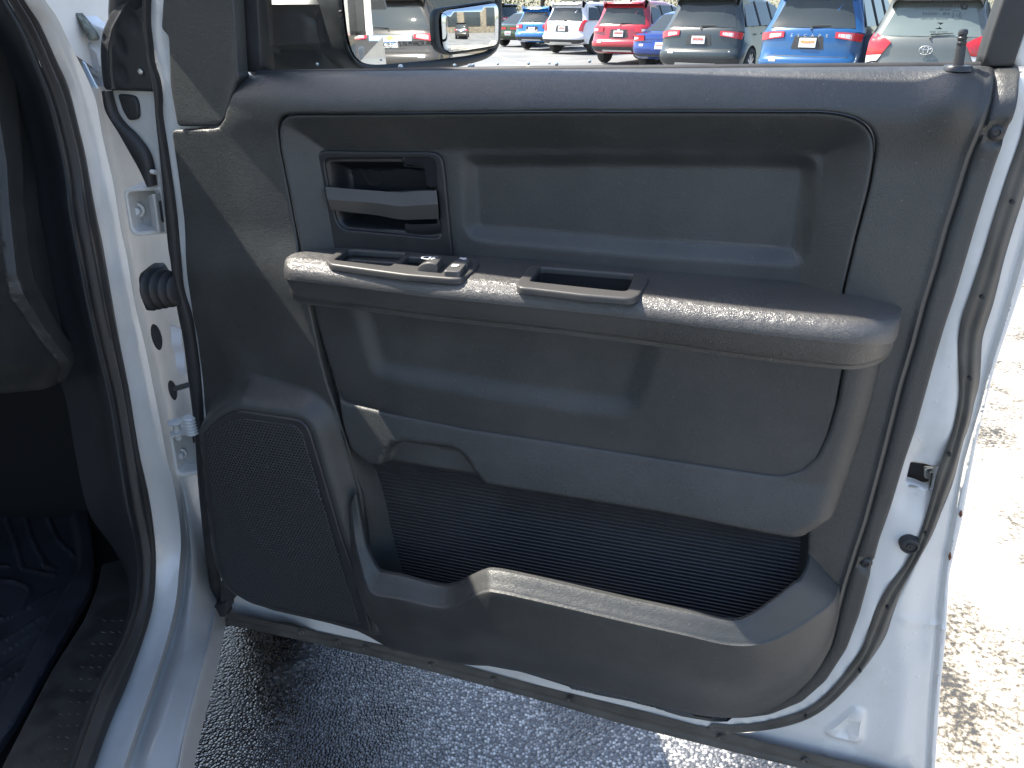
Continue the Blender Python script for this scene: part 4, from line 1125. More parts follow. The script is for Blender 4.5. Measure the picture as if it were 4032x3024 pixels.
T(sheet("door_front_flange", fw, const(-0.060), m_white_in, step=0.02, thick=0.02, edge_r=0.004))
T(ribbon("front_edge_seal", curve_w([(414, 357), (422, 422), (445, 470), (470, 512), (518, 603), (561, 675), (590, 733)], -0.056), curve_w([(444, 357), (464, 434), (494, 482), (543, 530), (585, 585), (606, 640), (619, 728)], -0.056), m_rubber, bulge=0.012, n=50, across=8))
T(sheet("access_plug", uvpoly([(455, 371), (500, 374), (524, 380), (536, 408), (540, 464), (527, 473), (500, 476), (478, 440)], -0.052, 0.003, 2), const(-0.054), m_outerblack, step=0.01, thick=0.012, edge_r=0.003))
T(tube("drain_clip", [onw(596, 676, -0.045), onw(612, 678, -0.045)], 0.0035, m_white, seg=8))

# ============================================================ BODY: hinge pillar, sill, cowl
S1 = [(-60, -160), (30, 0), (104, 130), (165, 270), (215, 400), (250, 530), (276, 650), (289, 740), (298, 830), (338, 1041), (374, 1222), (416, 1403), (458, 1584), (488, 1764), (523, 1986), (553, 2132), (562, 2243), (549, 2372), (498, 2527), (412, 2690), (343, 2870), (285, 3040), (250, 3140)]
S2 = [(10, -160), (95, 0), (157, 95), (222, 237), (263, 326), (285, 396), (310, 500), (335, 603), (362, 754), (380, 850), (404, 963), (434, 1138), (470, 1342), (506, 1523), (530, 1674), (552, 1800), (584, 1943), (605, 2081), (614, 2201), (609, 2330), (592, 2424), (549, 2561), (498, 2699), (446, 2819), (403, 2930), (365, 3040), (330, 3140)]
S3 = [(90, -160), (177, 0), (222, 63), (272, 165), (317, 253), (354, 332), (380, 408), (400, 520), (418, 603), (446, 723), (476, 904), (500, 1011), (530, 1192), (573, 1373), (603, 1523), (633, 1674), (656, 1800), (682, 1900), (704, 2030), (712, 2140), (705, 2240), (690, 2380), (650, 2540), (592, 2715), (532, 2887), (480, 3040), (450, 3140)]
S3b = [(x + a, y) for (x, y), a in zip(S3, [14] * 12 + [18] * 4 + [22] * 3 + [26] * 8)]
S4 = [(160, -160), (260, 0), (300, 60), (340, 165), (372, 253), (400, 340), (430, 430), (452, 520), (470, 603), (500, 723), (540, 904), (566, 1011), (600, 1192), (634, 1373), (662, 1523), (690, 1674), (708, 1800), (728, 1900), (748, 2030), (758, 2140), (766, 2240), (752, 2380), (722, 2540), (668, 2715), (618, 2887), (580, 3040), (560, 3140)]
S5 = [(250, -160), (330, 0), (372, 60), (410, 165), (450, 253), (490, 340), (540, 430), (570, 520), (600, 603), (640, 723), (674, 904), (690, 1011), (712, 1192), (740, 1373), (758, 1523), (776, 1674), (790, 1800), (800, 1900), (818, 2030), (836, 2140), (846, 2260), (838, 2400), (800, 2560), (752, 2730), (712, 2890), (684, 3040), (664, 3140)]
S6 = [(270, -160), (350, 0), (392, 60), (430, 165), (470, 253), (510, 340), (560, 430), (590, 520), (620, 603), (660, 723), (694, 904), (710, 1011), (735, 1192), (762, 1373), (780, 1523), (800, 1674), (812, 1800), (826, 1900), (846, 2030), (862, 2180), (866, 2320), (850, 2420), (818, 2575), (772, 2750), (733, 2905), (708, 3024), (684, 3140)]
XB = -0.63
c1 = curve_X(S1, XB + 0.004); c2 = curve_X(S2, XB)
def shiftY(c, d): return [p + Vector((0, d, 0)) for p in c]
def below(i, n, z0, z1):
    return z0 + (z1 - z0) * i / (n - 1)
X3 = [-0.612] * 17 + [-0.608, -0.604, -0.600, -0.596, -0.59, -0.585, -0.58, -0.578, -0.576, -0.576]
X4 = [-0.614] * 17 + [-0.606, -0.598, -0.590, -0.582, -0.574, -0.566, -0.560, -0.556, -0.553, -0.553]
X5 = [-0.585] * 17 + [-0.588, -0.588, -0.586, -0.580, -0.556, -0.534, -0.528, -0.524, -0.520, -0.520]
X6 = [-0.580] * 17 + [-0.584, -0.584, -0.582, -0.574, -0.548, -0.527, -0.520, -0.516, -0.512, -0.512]
def cx(px, X): return [onX(p[0], p[1], x) for p, x in zip(px, X)]
C3, C3b, C4, C5, C6 = cx(S3, X3), cx(S3b, [x - 0.006 for x in X3]), cx(S4, X4), cx(S5, X5), cx(S6, X6)
# start hinge face below the cowl line
pil = T(loft("door_opening_flange", [c2, [a.lerp(b, .5) + Vector((0.004, 0, 0)) for a, b in zip(lerp_curve(c2, 27), C3)], C3], m_white, n=160, across=5, sharp=60))
T(loft("hinge_pillar_face", [C3[5:], C3b[5:], C4[5:], C5[5:], C6[5:], [p + Vector((0.0, 0.03, -0.05)) for p in C6[5:]]], m_jamb_shade, n=170, across=6, idx=True, smooth_across=True, sharp=60))
T(ribbon("opening_weatherstrip", c1, c2, m_rubber, bulge=0.014, dirv=Vector((0.8, -0.6, 0)).normalized(), n=180, across=14,
     profile=lambda t: (t, math.exp(-((t - 0.30) / 0.17) ** 2) + 0.62 * math.exp(-((t - 0.78) / 0.13) ** 2))))
def tp(y): return 1.0 - 0.62 * float(sstep(np.array([y]), 1900.0, 2350.0)[0])
T1 = [(x - 46 * tp(y), y + 6) for x, y in S1]; T2 = [(x - 95 * tp(y), y + 14) for x, y in S1]; T3 = [(x - 190 * tp(y) ** 1.5, y + 30) for x, y in S1]
def cX(px, X): return [onX(p[0], p[1], X) for p in px]
T(loft("pillar_inner_trim", [cX(S1, XB + 0.004), cX([(x - 20, y) for x, y in S1], XB + 0.010), cX(T1, XB - 0.004), cX(T2, XB - 0.045), cX(T3, XB - 0.10)], m_footwell, n=120, across=5, sharp=60))
# cowl / fender corner seen between pillar and door
def fy(Y):
    return lambda u, v, w: Vector((u, Y - w, v))
def py_(px, Y, h=0.008, it=1):
    return smooth_closed(resample_closed([(onY(x, y, Y).x, onY(x, y, Y).z) for x, y in px], h), it)
YC = 1.30
cowl = py_([(120, -60), (300, -30), (304, 35), (318, 60), (345, 84), (372, 100), (420, 112), (470, 160), (560, 420), (560, 760), (470, 760), (380, 480), (250, 200)], YC)
foam_px = [(294, 47), (305, 62), (358, 127), (370, 150), (366, 158), (352, 162), (345, 155), (330, 118), (307, 73)]
plate_line = [(358, 162), (338, 172), (318, 196), (319, 212), (345, 270), (373, 306), (388, 290)]
rim_c = [onY(365, 236, YC).x, onY(365, 236, YC).z]
pl2 = np.array([(onY(x, y, YC).x, onY(x, y, YC).z) for x, y in plate_line])
def w_cowl(P):
    d = ldist(P, pl2); w = -0.004 * np.exp(-(d / 0.0022) ** 2)
    w = w + 0.006 * sstep(-d, 0, 0.004) * 0
    r = np.hypot((P[:, 0] - rim_c[0]) / 0.011, (P[:, 1] - rim_c[1]) / 0.020); w += 0.005 * np.exp(-((r - 1) / 0.25) ** 2)
    return w - 0.10 * np.maximum(P[:, 0] + 0.62, 0) + 0.05 * np.maximum(1.45 - P[:, 1], 0)
T(sheet("fender_corner", cowl, w_cowl, m_white, step=0.005, thick=0.04, edge_r=0.004, frame=fy(YC)))
T(sheet("foam_strip", py_(foam_px, YC - 0.02, 0.003), const(0.0), plain("grey_foam", (0.17, 0.18, 0.15), 0.9, var=0.6, vscale=120, bump=0.6, bscale=200, bdist=0.002), step=0.004, thick=0.02, edge_r=0.002, frame=fy(YC - 0.02)))
T(sheet("gap_cover", py_([(318, 238), (332, 282), (348, 335), (385, 352), (372, 330), (350, 285), (330, 245)], 1.19, 0.003), const(0.0), plain("pale_blue_tape", (0.50, 0.60, 0.70), 0.3), step=0.006, thick=0.004, frame=fy(1.19)))

# hinges
def bracket(name, outline_px, Y, depth, holes=(), mat=m_white, er=0.002):
    return T(sheet(name, py_(outline_px, Y, 0.003, 1), const(0.0), mat, step=0.01, thick=depth, edge_r=er, holes=[py_(h, Y, 0.003, 1) for h in holes], frame=fy(Y)))
def bolt(px, py, Y, r, parent):
    c = onY(px, py, Y)
    T(lathe("washer", c, Vector((0.25, -1, 0)), [(r * 1.55, 0), (r * 1.5, 0.003), (r, 0.0035)], m_white_in, seg=20), parent)
    T(lathe("hinge_bolt", c + Vector((0.001, -0.003, 0)), Vector((0.25, -1, 0)), [(r, 0), (r, 0.008), (r * .8, 0.0095)], m_steel, seg=6), parent)
YH = 1.135
h1 = bracket("upper_hinge", [(486, 762), (492, 748), (506, 741), (560, 738), (632, 734), (660, 920), (540, 930), (522, 924), (510, 908)], YH, 0.05,
             holes=[[(500, 768), (510, 756), (628, 750), (640, 905), (545, 914), (530, 908), (522, 896)]])
T(sheet("hinge_web", py_([(492, 752), (640, 744), (655, 915), (520, 920)], YH + 0.035), const(0.0), m_jamb_shade, step=0.02, thick=0.004, frame=fy(YH + 0.035)), h1)
bolt(540, 826, YH + 0.03, 0.0075, h1)
T(loft("hinge_knuckle", [[onY(x, y, YH) for x, y in ((582, 772), (592, 830), (600, 905))], [onY(x, y, YH - 0.018) for x, y in ((602, 764), (612, 830), (622, 912))], [onY(x, y, YH) for x, y in ((628, 764), (636, 830), (650, 912))]], m_white_in, n=16, across=6), h1)
T(sheet("hinge_slot", py_([(624, 790), (634, 786), (646, 880), (636, 875)], YH - 0.014, 0.003), const(0.0), m_dark, step=0.01, thick=0.001, frame=fy(YH - 0.014)), h1)
YL = 1.12
h2 = bracket("lower_hinge", [(666, 1722), (668, 1712), (680, 1706), (710, 1708), (740, 1700), (772, 1698), (792, 1868), (715, 1880), (698, 1876), (688, 1860)], YL, 0.045,
             holes=[[(680, 1726), (690, 1720), (766, 1712), (778, 1855), (715, 1864), (702, 1858)]])
T(sheet("hinge_web", py_([(672, 1712), (775, 1704), (788, 1866), (700, 1872)], YL + 0.03), const(0.0), m_jamb_shade, step=0.02, thick=0.004, frame=fy(YL + 0.03)), h2)
bolt(713, 1784, YL + 0.025, 0.0065, h2)
cps = onY(693, 1672, YL)
T(lathe("hinge_pin", cps - Vector((0, 0, 0.028)), DZ, [(0.006, 0), (0.006, 0.012), (0.013, 0.0125), (0.013, 0.015), (0.006, 0.0155), (0.006, 0.030), (0.0125, 0.031), (0.0135, 0.0335), (0.010, 0.036), (0.005, 0.0365)], m_white_in, seg=18), h2)
cs2 = onY(752, 1675, YL - 0.01)
T(lathe("spring_coil", cs2 - Vector((0, 0, 0.016)), DZ, [(0.0095 + 0.0015 * math.sin(k * 1.57), 0.0014 * k) for k in range(24)], m_white, seg=18), h2)
T(sheet("spring_link", py_([(706, 1650), (735, 1640), (765, 1660), (770, 1690), (735, 1690), (722, 1672), (705, 1668)], YL - 0.004, 0.003), const(0.0), m_white_in, step=0.01, thick=0.008, edge_r=0.002, frame=fy(YL - 0.004)), h2)
T(sheet("hinge_slot", py_([(757, 1718), (764, 1716), (768, 1745), (760, 1746)], YL - 0.002, 0.003), const(0.0), m_dark, step=0.01, thick=0.001, frame=fy(YL - 0.002)), h2)
# check-strap boot
YK = 1.14
bt = T(sheet("check_strap_boot", py_([(541, 1100), (548, 1080), (588, 1048), (630, 1046), (640, 1062), (652, 1080), (642, 1190), (612, 1224), (572, 1226), (556, 1190), (546, 1150)], YK, 0.003, 1), lambda P: 0.010 * np.clip((P[:, 0] - onY(541, 1100, YK).x) / 0.03, 0, 1), m_rubber, step=0.006, thick=0.02, edge_r=0.006, frame=fy(YK)))
k0 = onY(612, 1134, YK - 0.012); k1 = onY(712, 1142, YK - 0.03); kd = (k1 - k0)
T(lathe("bellows", k0, kd, [(0.030 - 0.010 * t + 0.0045 * math.sin(t * 22), kd.length * t) for t in [i / 40 for i in range(41)]], m_rubber, seg=20), bt)
for (px, py, rx, rz) in ((620, 1324, 0.0075, 0.021), (683, 1533, 0.006, 0.017)):  # raised black discs stand for the dark of open body holes
    c = onY(px, py, 1.17)
    V = [c + Vector((rx * math.cos(a), 0, rz * math.sin(a))) for a in [2 * math.pi * k / 24 for k in range(24)]]
    V2 = [v * 1 + Vector((0, -0.004, 0)) + (v - c) * 0.12 for v in V]
    T(obj("body_hole_disc", V + V2, [tuple(range(24, 48))[::-1]] + [(k, (k + 1) % 24, 24 + (k + 1) % 24, 24 + k) for k in range(24)], m_rubber, sharp=30))
T(tube("door_wiring", [onY(690, 1530, 1.16), onY(712, 1524, 1.13), onY(738, 1516, 1.10)], 0.0045, m_rubber, seg=10))
T(sheet("paper_label", py_([(668, 1279), (711, 1297), (734, 1472), (705, 1481), (694, 1430), (682, 1380)], 1.10, 0.003), lambda P: 0.002 * np.sin(P[:, 1] * 160), plain("label_film", (0.62, 0.63, 0.66), 0.4), step=0.005, thick=0.0015, frame=fy(1.10)))
# outer pieces of the cab that throw the shade: fender, A-pillar, roof, rear cab side
def slab(name, pts, mat, th=0.03, ax=Vector((-1, 0, 0))):
    V = [Vector(p) for p in pts]; n = len(V)
    V2 = [v + ax * th for v in V]
    return T(obj(name, V + V2, [tuple(range(n)), tuple(range(n, 2 * n))[::-1]] + [(i, i + n, (i + 1) % n + n, (i + 1) % n) for i in range(n)], mat, sharp=30))
SH = -0.72
slab("front_fender", [(SH, 1.34, 0.42), (SH, 1.34, 1.40), (SH, 1.45, 1.42), (SH, 1.6, 1.43), (SH, 2.6, 1.40), (SH, 2.95, 1.30), (SH, 3.0, 0.6), (SH, 2.72, 0.6), (SH, 2.6, 0.85), (SH, 2.2, 0.98), (SH, 1.8, 0.85), (SH, 1.68, 0.45)], m_white, 0.10)
slab("a_pillar", [(-0.66, 1.42, 1.36), (-0.66, 1.12, 1.50), (-0.70, 0.60, 1.84), (-0.70, 0.50, 1.93), (-0.70, 0.60, 1.95), (-0.66, 1.10, 1.645), (-0.66, 1.28, 1.555), (-0.66, 1.75, 1.42)], m_white, 0.07)
hv, hf = grid_geo([[Vector((SH - 0.02 - 1.8 * t, y, 1.41 + 0.10 * math.sin(math.pi * min(t * 1.0, 1)) - 0.04 * max(0, y - 2.2))) for t in [k / 20 for k in range(21)]] for y in (1.5, 1.9, 2.3, 2.7, 3.0)])
T(obj("hood", hv, hf, m_white))
slab("cab_roof", [(-0.70, -1.2, 1.93), (-0.70, 0.55, 1.93), (-1.0, 0.62, 1.96), (-2.2, 0.62, 1.96), (-2.5, 0.55, 1.93), (-2.5, -1.2, 1.93)], m_white, 0.05, Vector((0, 0, 1)))
slab("rear_cab_side", [(-0.64, -0.10, 0.45), (-0.64, -0.10, 1.42), (-0.70, -0.12, 1.93), (-0.70, -1.2, 1.93), (-0.64, -1.2, 0.45)], m_white, 0.06)
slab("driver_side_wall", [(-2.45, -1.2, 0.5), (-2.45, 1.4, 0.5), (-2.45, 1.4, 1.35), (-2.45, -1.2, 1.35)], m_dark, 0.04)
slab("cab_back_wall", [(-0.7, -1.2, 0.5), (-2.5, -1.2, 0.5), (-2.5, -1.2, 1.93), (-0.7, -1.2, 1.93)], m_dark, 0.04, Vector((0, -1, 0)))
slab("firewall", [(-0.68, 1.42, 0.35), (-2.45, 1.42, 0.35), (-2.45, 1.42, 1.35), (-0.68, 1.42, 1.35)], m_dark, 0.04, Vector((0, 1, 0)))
carpet = plain("dark_floor_carpet", (0.018, 0.019, 0.021), 0.9, bump=0.4, bscale=300)
slab("cab_floor", [(-0.62, -1.2, 0.43), (-0.62, 1.42, 0.43), (-2.45, 1.42, 0.43), (-2.45, -1.2, 0.43)], carpet, 0.04, Vector((0, 0, -1)))
slab("windshield", [(-0.74, 1.55, 1.42), (-2.40, 1.55, 1.42), (-2.36, 0.62, 1.95), (-0.80, 0.62, 1.95)], m_glass, 0.004, Vector((0, 0.5, 0.86)))

# window frame of the open door, leaning inboard toward its top
fp = [(-0.838, 1.43), (-0.818, 1.49), (-0.775, 1.56), (-0.72, 1.66), (-0.55, 1.79), (-0.33, 1.88), (-0.10, 1.925), (0.12, 1.935), (0.27, 1.90), (0.315, 1.80), (0.325, 1.62), (0.330, 1.50)]
def wl(z): return -0.075 + 0.20 * (z - 1.45)
fc = catmull([D3(u, z, wl(z)) for u, z in fp], 70)
rows = []
for i, p in enumerate(fc):
    t = (fc[min(i + 1, 69)] - fc[max(i - 1, 0)]).normalized(); nn = DN; o_ = t.cross(nn).normalized()
    uu = (p - D0).dot(DU); x_ = 0.022 * (1 - float(sstep(np.array([uu]), -0.45, -0.2)[0])) * float(sstep(np.array([p.z]), 1.50, 1.56)[0])  # front post thickened inboard, shaped to keep sun off the belt
    rows.append([p + o_ * a + nn * b for a, b in ((-0.028, -0.045), (-0.028, 0.006 + x_), (-0.02, 0.012 + x_), (0.02, 0.012 + x_), (0.028, 0.006 + x_), (0.028, -0.045), (-0.028, -0.045))])
fv, ff = grid_geo(rows)
T(obj("window_frame", fv, ff, m_outerblack, sharp=40))

# ---------- dashboard end and footwell
XD = -0.70
def fxx(X): return lambda u, v, w: Vector((X + w, u, v))
def px_(px, X, h=0.008, it=1): return smooth_closed(resample_closed([(onX(x, y, X).y, onX(x, y, X).z) for x, y in px], h), it)
def lnx(px): return np.array([(onX(x, y, XD).y, onX(x, y, XD).z) for x, y in px])
dash_px = [(-200, -260), (-60, -260), (10, -100), (50, 20), (110, 170), (180, 400), (235, 680), (268, 860), (300, 1060), (335, 1250), (372, 1400), (386, 1470), (300, 1520), (259, 1535), (139, 1547), (0, 1556), (-200, 1560)]
dp = px_(dash_px, XD, 0.01, 1)
lnA = lnx([(-60, 300), (-5, 640), (5, 800), (20, 950), (35, 1080), (60, 1160), (170, 1330), (310, 1500), (330, 1530)])
lnB = lnx([(20, 200), (45, 400), (66, 660), (70, 800), (90, 980), (110, 1095), (200, 1270), (300, 1420), (348, 1500)])
lnC = lnx([(-80, 500), (-12, 800), (6, 980), (30, 1100), (110, 1260), (230, 1420), (300, 1510)])
def w_dash(P):
    a = ldist(P, lnA); b = ldist(P, lnB); c = ldist(P, lnC)
    w = 0.010 * sstep(a, -0.003, 0.002) - 0.012 * sstep(b, -0.002, 0.012)
    w -= 0.006 * np.exp(-((a + 0.004) / 0.004) ** 2)
    w += 0.003 * np.exp(-((c) / 0.003) ** 2)
    e = sdist(P, dp); w -= 0.03 * (1 - sstep(e, 0, 0.05))
    return w
T(sheet("dashboard_end", dp, w_dash, m_soft, step=0.006, thick=0.5, edge_r=0.008, frame=fxx(XD), sharp=50, feat=[(l_, (-0.008, -0.004, -0.002, 0, 0.002, 0.006, 0.011)) for l_ in (lnA, lnB)] + [(lnC, (-0.004, 0, 0.004))]))
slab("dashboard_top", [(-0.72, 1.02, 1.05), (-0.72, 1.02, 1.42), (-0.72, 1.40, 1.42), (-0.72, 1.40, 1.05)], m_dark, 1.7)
slab("kick_panel", [(-0.72, 1.42, 0.44), (-0.72, 1.42, 1.2), (-0.72, 1.10, 1.2), (-0.72, 1.16, 0.44)], m_footwell, 0.02)
# sill scuff plate with tread marks
ZP = 0.497
plate_px = [(562, 2280), (548, 2380), (498, 2534), (412, 2697), (343, 2878), (290, 3030), (250, 3160), (-60, 3160), (20, 2990), (200, 2640), (330, 2440), (385, 2300), (400, 2220), (480, 2200)]
def pz(px, Z, h=0.008, it=1): return smooth_closed(resample_closed([(onZ(x, y, Z).x, onZ(x, y, Z).y) for x, y in px], h), it)
def fz(Z): return lambda u, v, w: Vector((u, v, Z + w))
scf = T(sheet("sill_scuff_plate", pz(plate_px, ZP), const(0.0), plain("scuffed_sill_plastic", (0.040, 0.040, 0.038), 0.5, var=0.35, vscale=30, bump=0.2, bscale=250), step=0.01, thick=0.012, edge_r=0.004, frame=fz(ZP)))
G = []
random.seed(3)
for i in range(13):
    for j in range(5):
        py = 2440 + i * 46; x0 = 400 - (py - 2440) * 0.46 + j * 34 + (17 if i % 2 else 0)
        if x0 > 545 - (py - 2440) * 0.44: continue
        a, b = onZ(x0, py, ZP + .0012), onZ(x0 + 22, py + 7, ZP + .0012)
        dd = (b - a).normalized(); sd = Vector((-dd.y, dd.x, 0)) * 0.0016
        up = Vector((0, 0, 0.0012)); m_ = (a + b) / 2
        V = [a, m_ - sd, b, m_ + sd, m_ + up]; G.append((V, [(0, 1, 4), (1, 2, 4), (2, 3, 4), (3, 0, 4)]))
V, F = join_geo(G)
T(obj("tread_marks", V, F, m_bezel, smooth=False), scf)["kind"] = "stuff"
# rubber floor mat: lifts out, so a thing of its own
m_mat = plain("floor_mat_rubber", (0.026, 0.030, 0.040), 0.52, var=0.3, vscale=15, bump=0.15, bscale=300)
ZM = 0.462
mat_px = [(-300, 1760), (0, 1740), (250, 1760), (340, 1900), (369, 2149), (378, 2252), (360, 2355), (300, 2458), (206, 2630), (112, 2801), (34, 2930), (-60, 3060), (-400, 3060)]
mp_ = pz(mat_px, ZM, 0.012, 2)
inr = pz([(-300, 1800), (100, 1790), (230, 1830), (270, 1990), (308, 2190), (310, 2260), (262, 2330), (180, 2480), (80, 2660), (-20, 2830), (-300, 2900)], ZM, 0.01, 2)
lines = [[(120, 1700), (100, 2030), (120, 2110), (180, 2230), (215, 2240)], [(10, 1850), (30, 2060), (60, 2130), (90, 2240), (210, 2265)], [(200, 1700), (190, 2040), (230, 2130), (300, 2195)], [(-80, 2170), (-10, 2230), (35, 2230)],
         [(-60, 2280), (60, 2290), (110, 2310), (120, 2330), (80, 2410), (20, 2440), (-60, 2420)], [(120, 2390), (230, 2320)], [(-40, 2560), (170, 2430)], [(-60, 2620), (150, 2480)], [(-60, 2690), (110, 2560)], [(-80, 2760), (70, 2650)], [(-80, 2840), (20, 2740)]]
LN = [np.array([(onZ(x, y, ZM).x, onZ(x, y, ZM).y) for x, y in l]) for l in lines]
def w_mat(P):
    s = sdist(P, inr); w = 0.020 * (1 - sstep(s, -0.012, 0.004)) - 0.0
    for l in LN: w += 0.0035 * (1 - sstep(np.abs(ldist(P, l)), 0.0025, 0.0055)) * (s > 0.0)
    return w
mat = sheet("floor_mat", mp_, w_mat, m_mat, step=0.005, thick=0.014, edge_r=0.004, frame=fz(ZM))
tag(mat, "black ribbed rubber floor mat lying in the truck's dark footwell", "floor mat")
# latch and bump stop in the shell
lt = T(sheet("door_latch", uvpoly([(3585, 1828), (3705, 1842), (3680, 1950), (3560, 1925)], -0.05, 0.006, 0), const(-0.055), m_dark, step=0.01, thick=0.01))
T(sheet("latch_plate", uvpoly([(3640, 1845), (3686, 1850), (3676, 1930), (3660, 1925), (3662, 1890), (3640, 1888)], -0.04, 0.003, 1), const(-0.042), m_zinc, step=0.01, thick=0.004, edge_r=0.001), lt)
T(tube("latch_striker_slot", [onw(3578, 1912, -0.03), onw(3658, 1926, -0.03), onw(3668, 1860, -0.03)], 0.0022, m_zinc, seg=8), lt)
T(lathe("bump_stop", onw(3578, 2132, WS), DN, [(0.0125, 0), (0.0121, 0.009), (0.0108, 0.012), (0.0085, 0.0128), (0.0080, 0.0105), (0.0045, 0.0105), (0.0036, 0.0122), (0.0013, 0.0122), (0.001, 0.010)], m_rubber, seg=28))

# ============================================================ GROUND
def ground_mat():
    m, nt, b = nodes_of("wet_coarse_asphalt")
    tc = N(nt, "ShaderNodeTexCoord")
    vo = N(nt, "ShaderNodeTexVoronoi"); vo.inputs["Scale"].default_value = 150
    nt.links.new(tc.outputs["Object"], vo.inputs["Vector"])
    no = N(nt, "ShaderNodeTexNoise"); no.inputs["Scale"].default_value = 2.2; no.inputs["Detail"].default_value = 6
    nt.links.new(tc.outputs["Object"], no.inputs["Vector"])
    sx = N(nt, "ShaderNodeSeparateColor"); nt.links.new(vo.outputs["Color"], sx.inputs[0])
    # stone colours
    cr = N(nt, "ShaderNodeValToRGB"); cr.color_ramp.elements[0].color = (0.105, 0.11, 0.12, 1); cr.color_ramp.elements[1].color = (0.62, 0.62, 0.60, 1)
    cr.color_ramp.elements[0].position = 0.45; cr.color_ramp.elements[1].position = 1.0
    nt.links.new(sx.outputs[0], cr.inputs[0])
    # dark binder between the stones
    rg = N(nt, "ShaderNodeMapRange"); rg.inputs["From Min"].default_value = 0.75; rg.inputs["From Max"].default_value = 0.35
    nt.links.new(vo.outputs["Distance"], rg.inputs["Value"])
    mx = N(nt, "ShaderNodeMix", data_type='RGBA'); mx.inputs[6].default_value = (0.05, 0.051, 0.053, 1)
    nt.links.new(rg.outputs[0], mx.inputs[0]); nt.links.new(cr.outputs[0], mx.inputs[7])
    # broad worn / soaked patches
    r2 = N(nt, "ShaderNodeMapRange"); r2.inputs["From Min"].default_value = 0.50; r2.inputs["From Max"].default_value = 0.56
    nt.links.new(no.outputs["Fac"], r2.inputs["Value"])
    m2 = N(nt, "ShaderNodeMix", data_type='RGBA', blend_type='MULTIPLY'); m2.inputs[7].default_value = (0.35, 0.35, 0.36, 1)
    mf = N(nt, "ShaderNodeMath", operation='MULTIPLY'); mf.inputs[1].default_value = 0.9
    nt.links.new(r2.outputs[0], mf.inputs[0])
    nt.links.new(mf.outputs[0], m2.inputs[0]); nt.links.new(mx.outputs[2], m2.inputs[6])
    # soaked dark ground along the sill side
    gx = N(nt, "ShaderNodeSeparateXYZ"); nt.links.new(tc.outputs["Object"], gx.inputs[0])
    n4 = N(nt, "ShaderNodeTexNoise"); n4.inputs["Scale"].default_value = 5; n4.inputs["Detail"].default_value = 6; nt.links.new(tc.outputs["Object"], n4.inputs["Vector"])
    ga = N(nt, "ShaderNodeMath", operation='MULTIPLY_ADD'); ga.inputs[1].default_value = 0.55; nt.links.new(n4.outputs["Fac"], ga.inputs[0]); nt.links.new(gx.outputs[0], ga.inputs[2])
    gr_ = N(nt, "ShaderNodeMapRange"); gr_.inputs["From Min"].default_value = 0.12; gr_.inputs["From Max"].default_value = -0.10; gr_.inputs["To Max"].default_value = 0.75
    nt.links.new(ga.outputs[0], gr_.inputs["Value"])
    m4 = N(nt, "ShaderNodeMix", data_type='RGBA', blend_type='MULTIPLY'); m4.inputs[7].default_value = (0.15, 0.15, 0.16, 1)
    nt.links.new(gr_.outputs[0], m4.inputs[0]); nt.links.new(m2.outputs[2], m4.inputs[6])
    nt.links.new(m4.outputs[2], b.inputs["Base Color"])
    r3 = N(nt, "ShaderNodeMapRange"); r3.inputs["To Min"].default_value = 0.42; r3.inputs["To Max"].default_value = 0.22
    nt.links.new(r2.outputs[0], r3.inputs["Value"]); nt.links.new(r3.outputs[0], b.inputs["Roughness"])
    b.inputs["Coat Weight"].default_value = 0.5; b.inputs["Coat Roughness"].default_value = 0.15
    hi = N(nt, "ShaderNodeMath", operation='MULTIPLY_ADD'); hi.inputs[1].default_value = -1.0
    nt.links.new(vo.outputs["Distance"], hi.inputs[0]); nt.links.new(sx.outputs[1], hi.inputs[2])
    bp = N(nt, "ShaderNodeBump"); bp.inputs["Strength"].default_value = 0.9; bp.inputs["Distance"].default_value = 0.003
    nt.links.new(hi.outputs[0], bp.inputs["Height"]); nt.links.new(bp.outputs[0], b.inputs["Normal"]); nt.links.new(bp.outputs[0], b.inputs["Coat Normal"])
    return m
def lot_mat():
    m, nt, b = nodes_of("parking_lot_asphalt")
    tc = N(nt, "ShaderNodeTexCoord")
    no = N(nt, "ShaderNodeTexNoise"); no.inputs["Scale"].default_value = 0.5; no.inputs["Detail"].default_value = 10; no.inputs["Roughness"].default_value = 0.65
    nt.links.new(tc.outputs["Object"], no.inputs["Vector"])
    cr = N(nt, "ShaderNodeValToRGB"); cr.color_ramp.elements[0].color = (0.13, 0.13, 0.13, 1); cr.color_ramp.elements[1].color = (0.24, 0.235, 0.225, 1)
    cr.color_ramp.elements[0].position = 0.35; cr.color_ramp.elements[1].position = 0.7
    nt.links.new(no.outputs["Fac"], cr.inputs[0]); nt.links.new(cr.outputs[0], b.inputs["Base Color"])
    b.inputs["Roughness"].default_value = 0.75
    return m
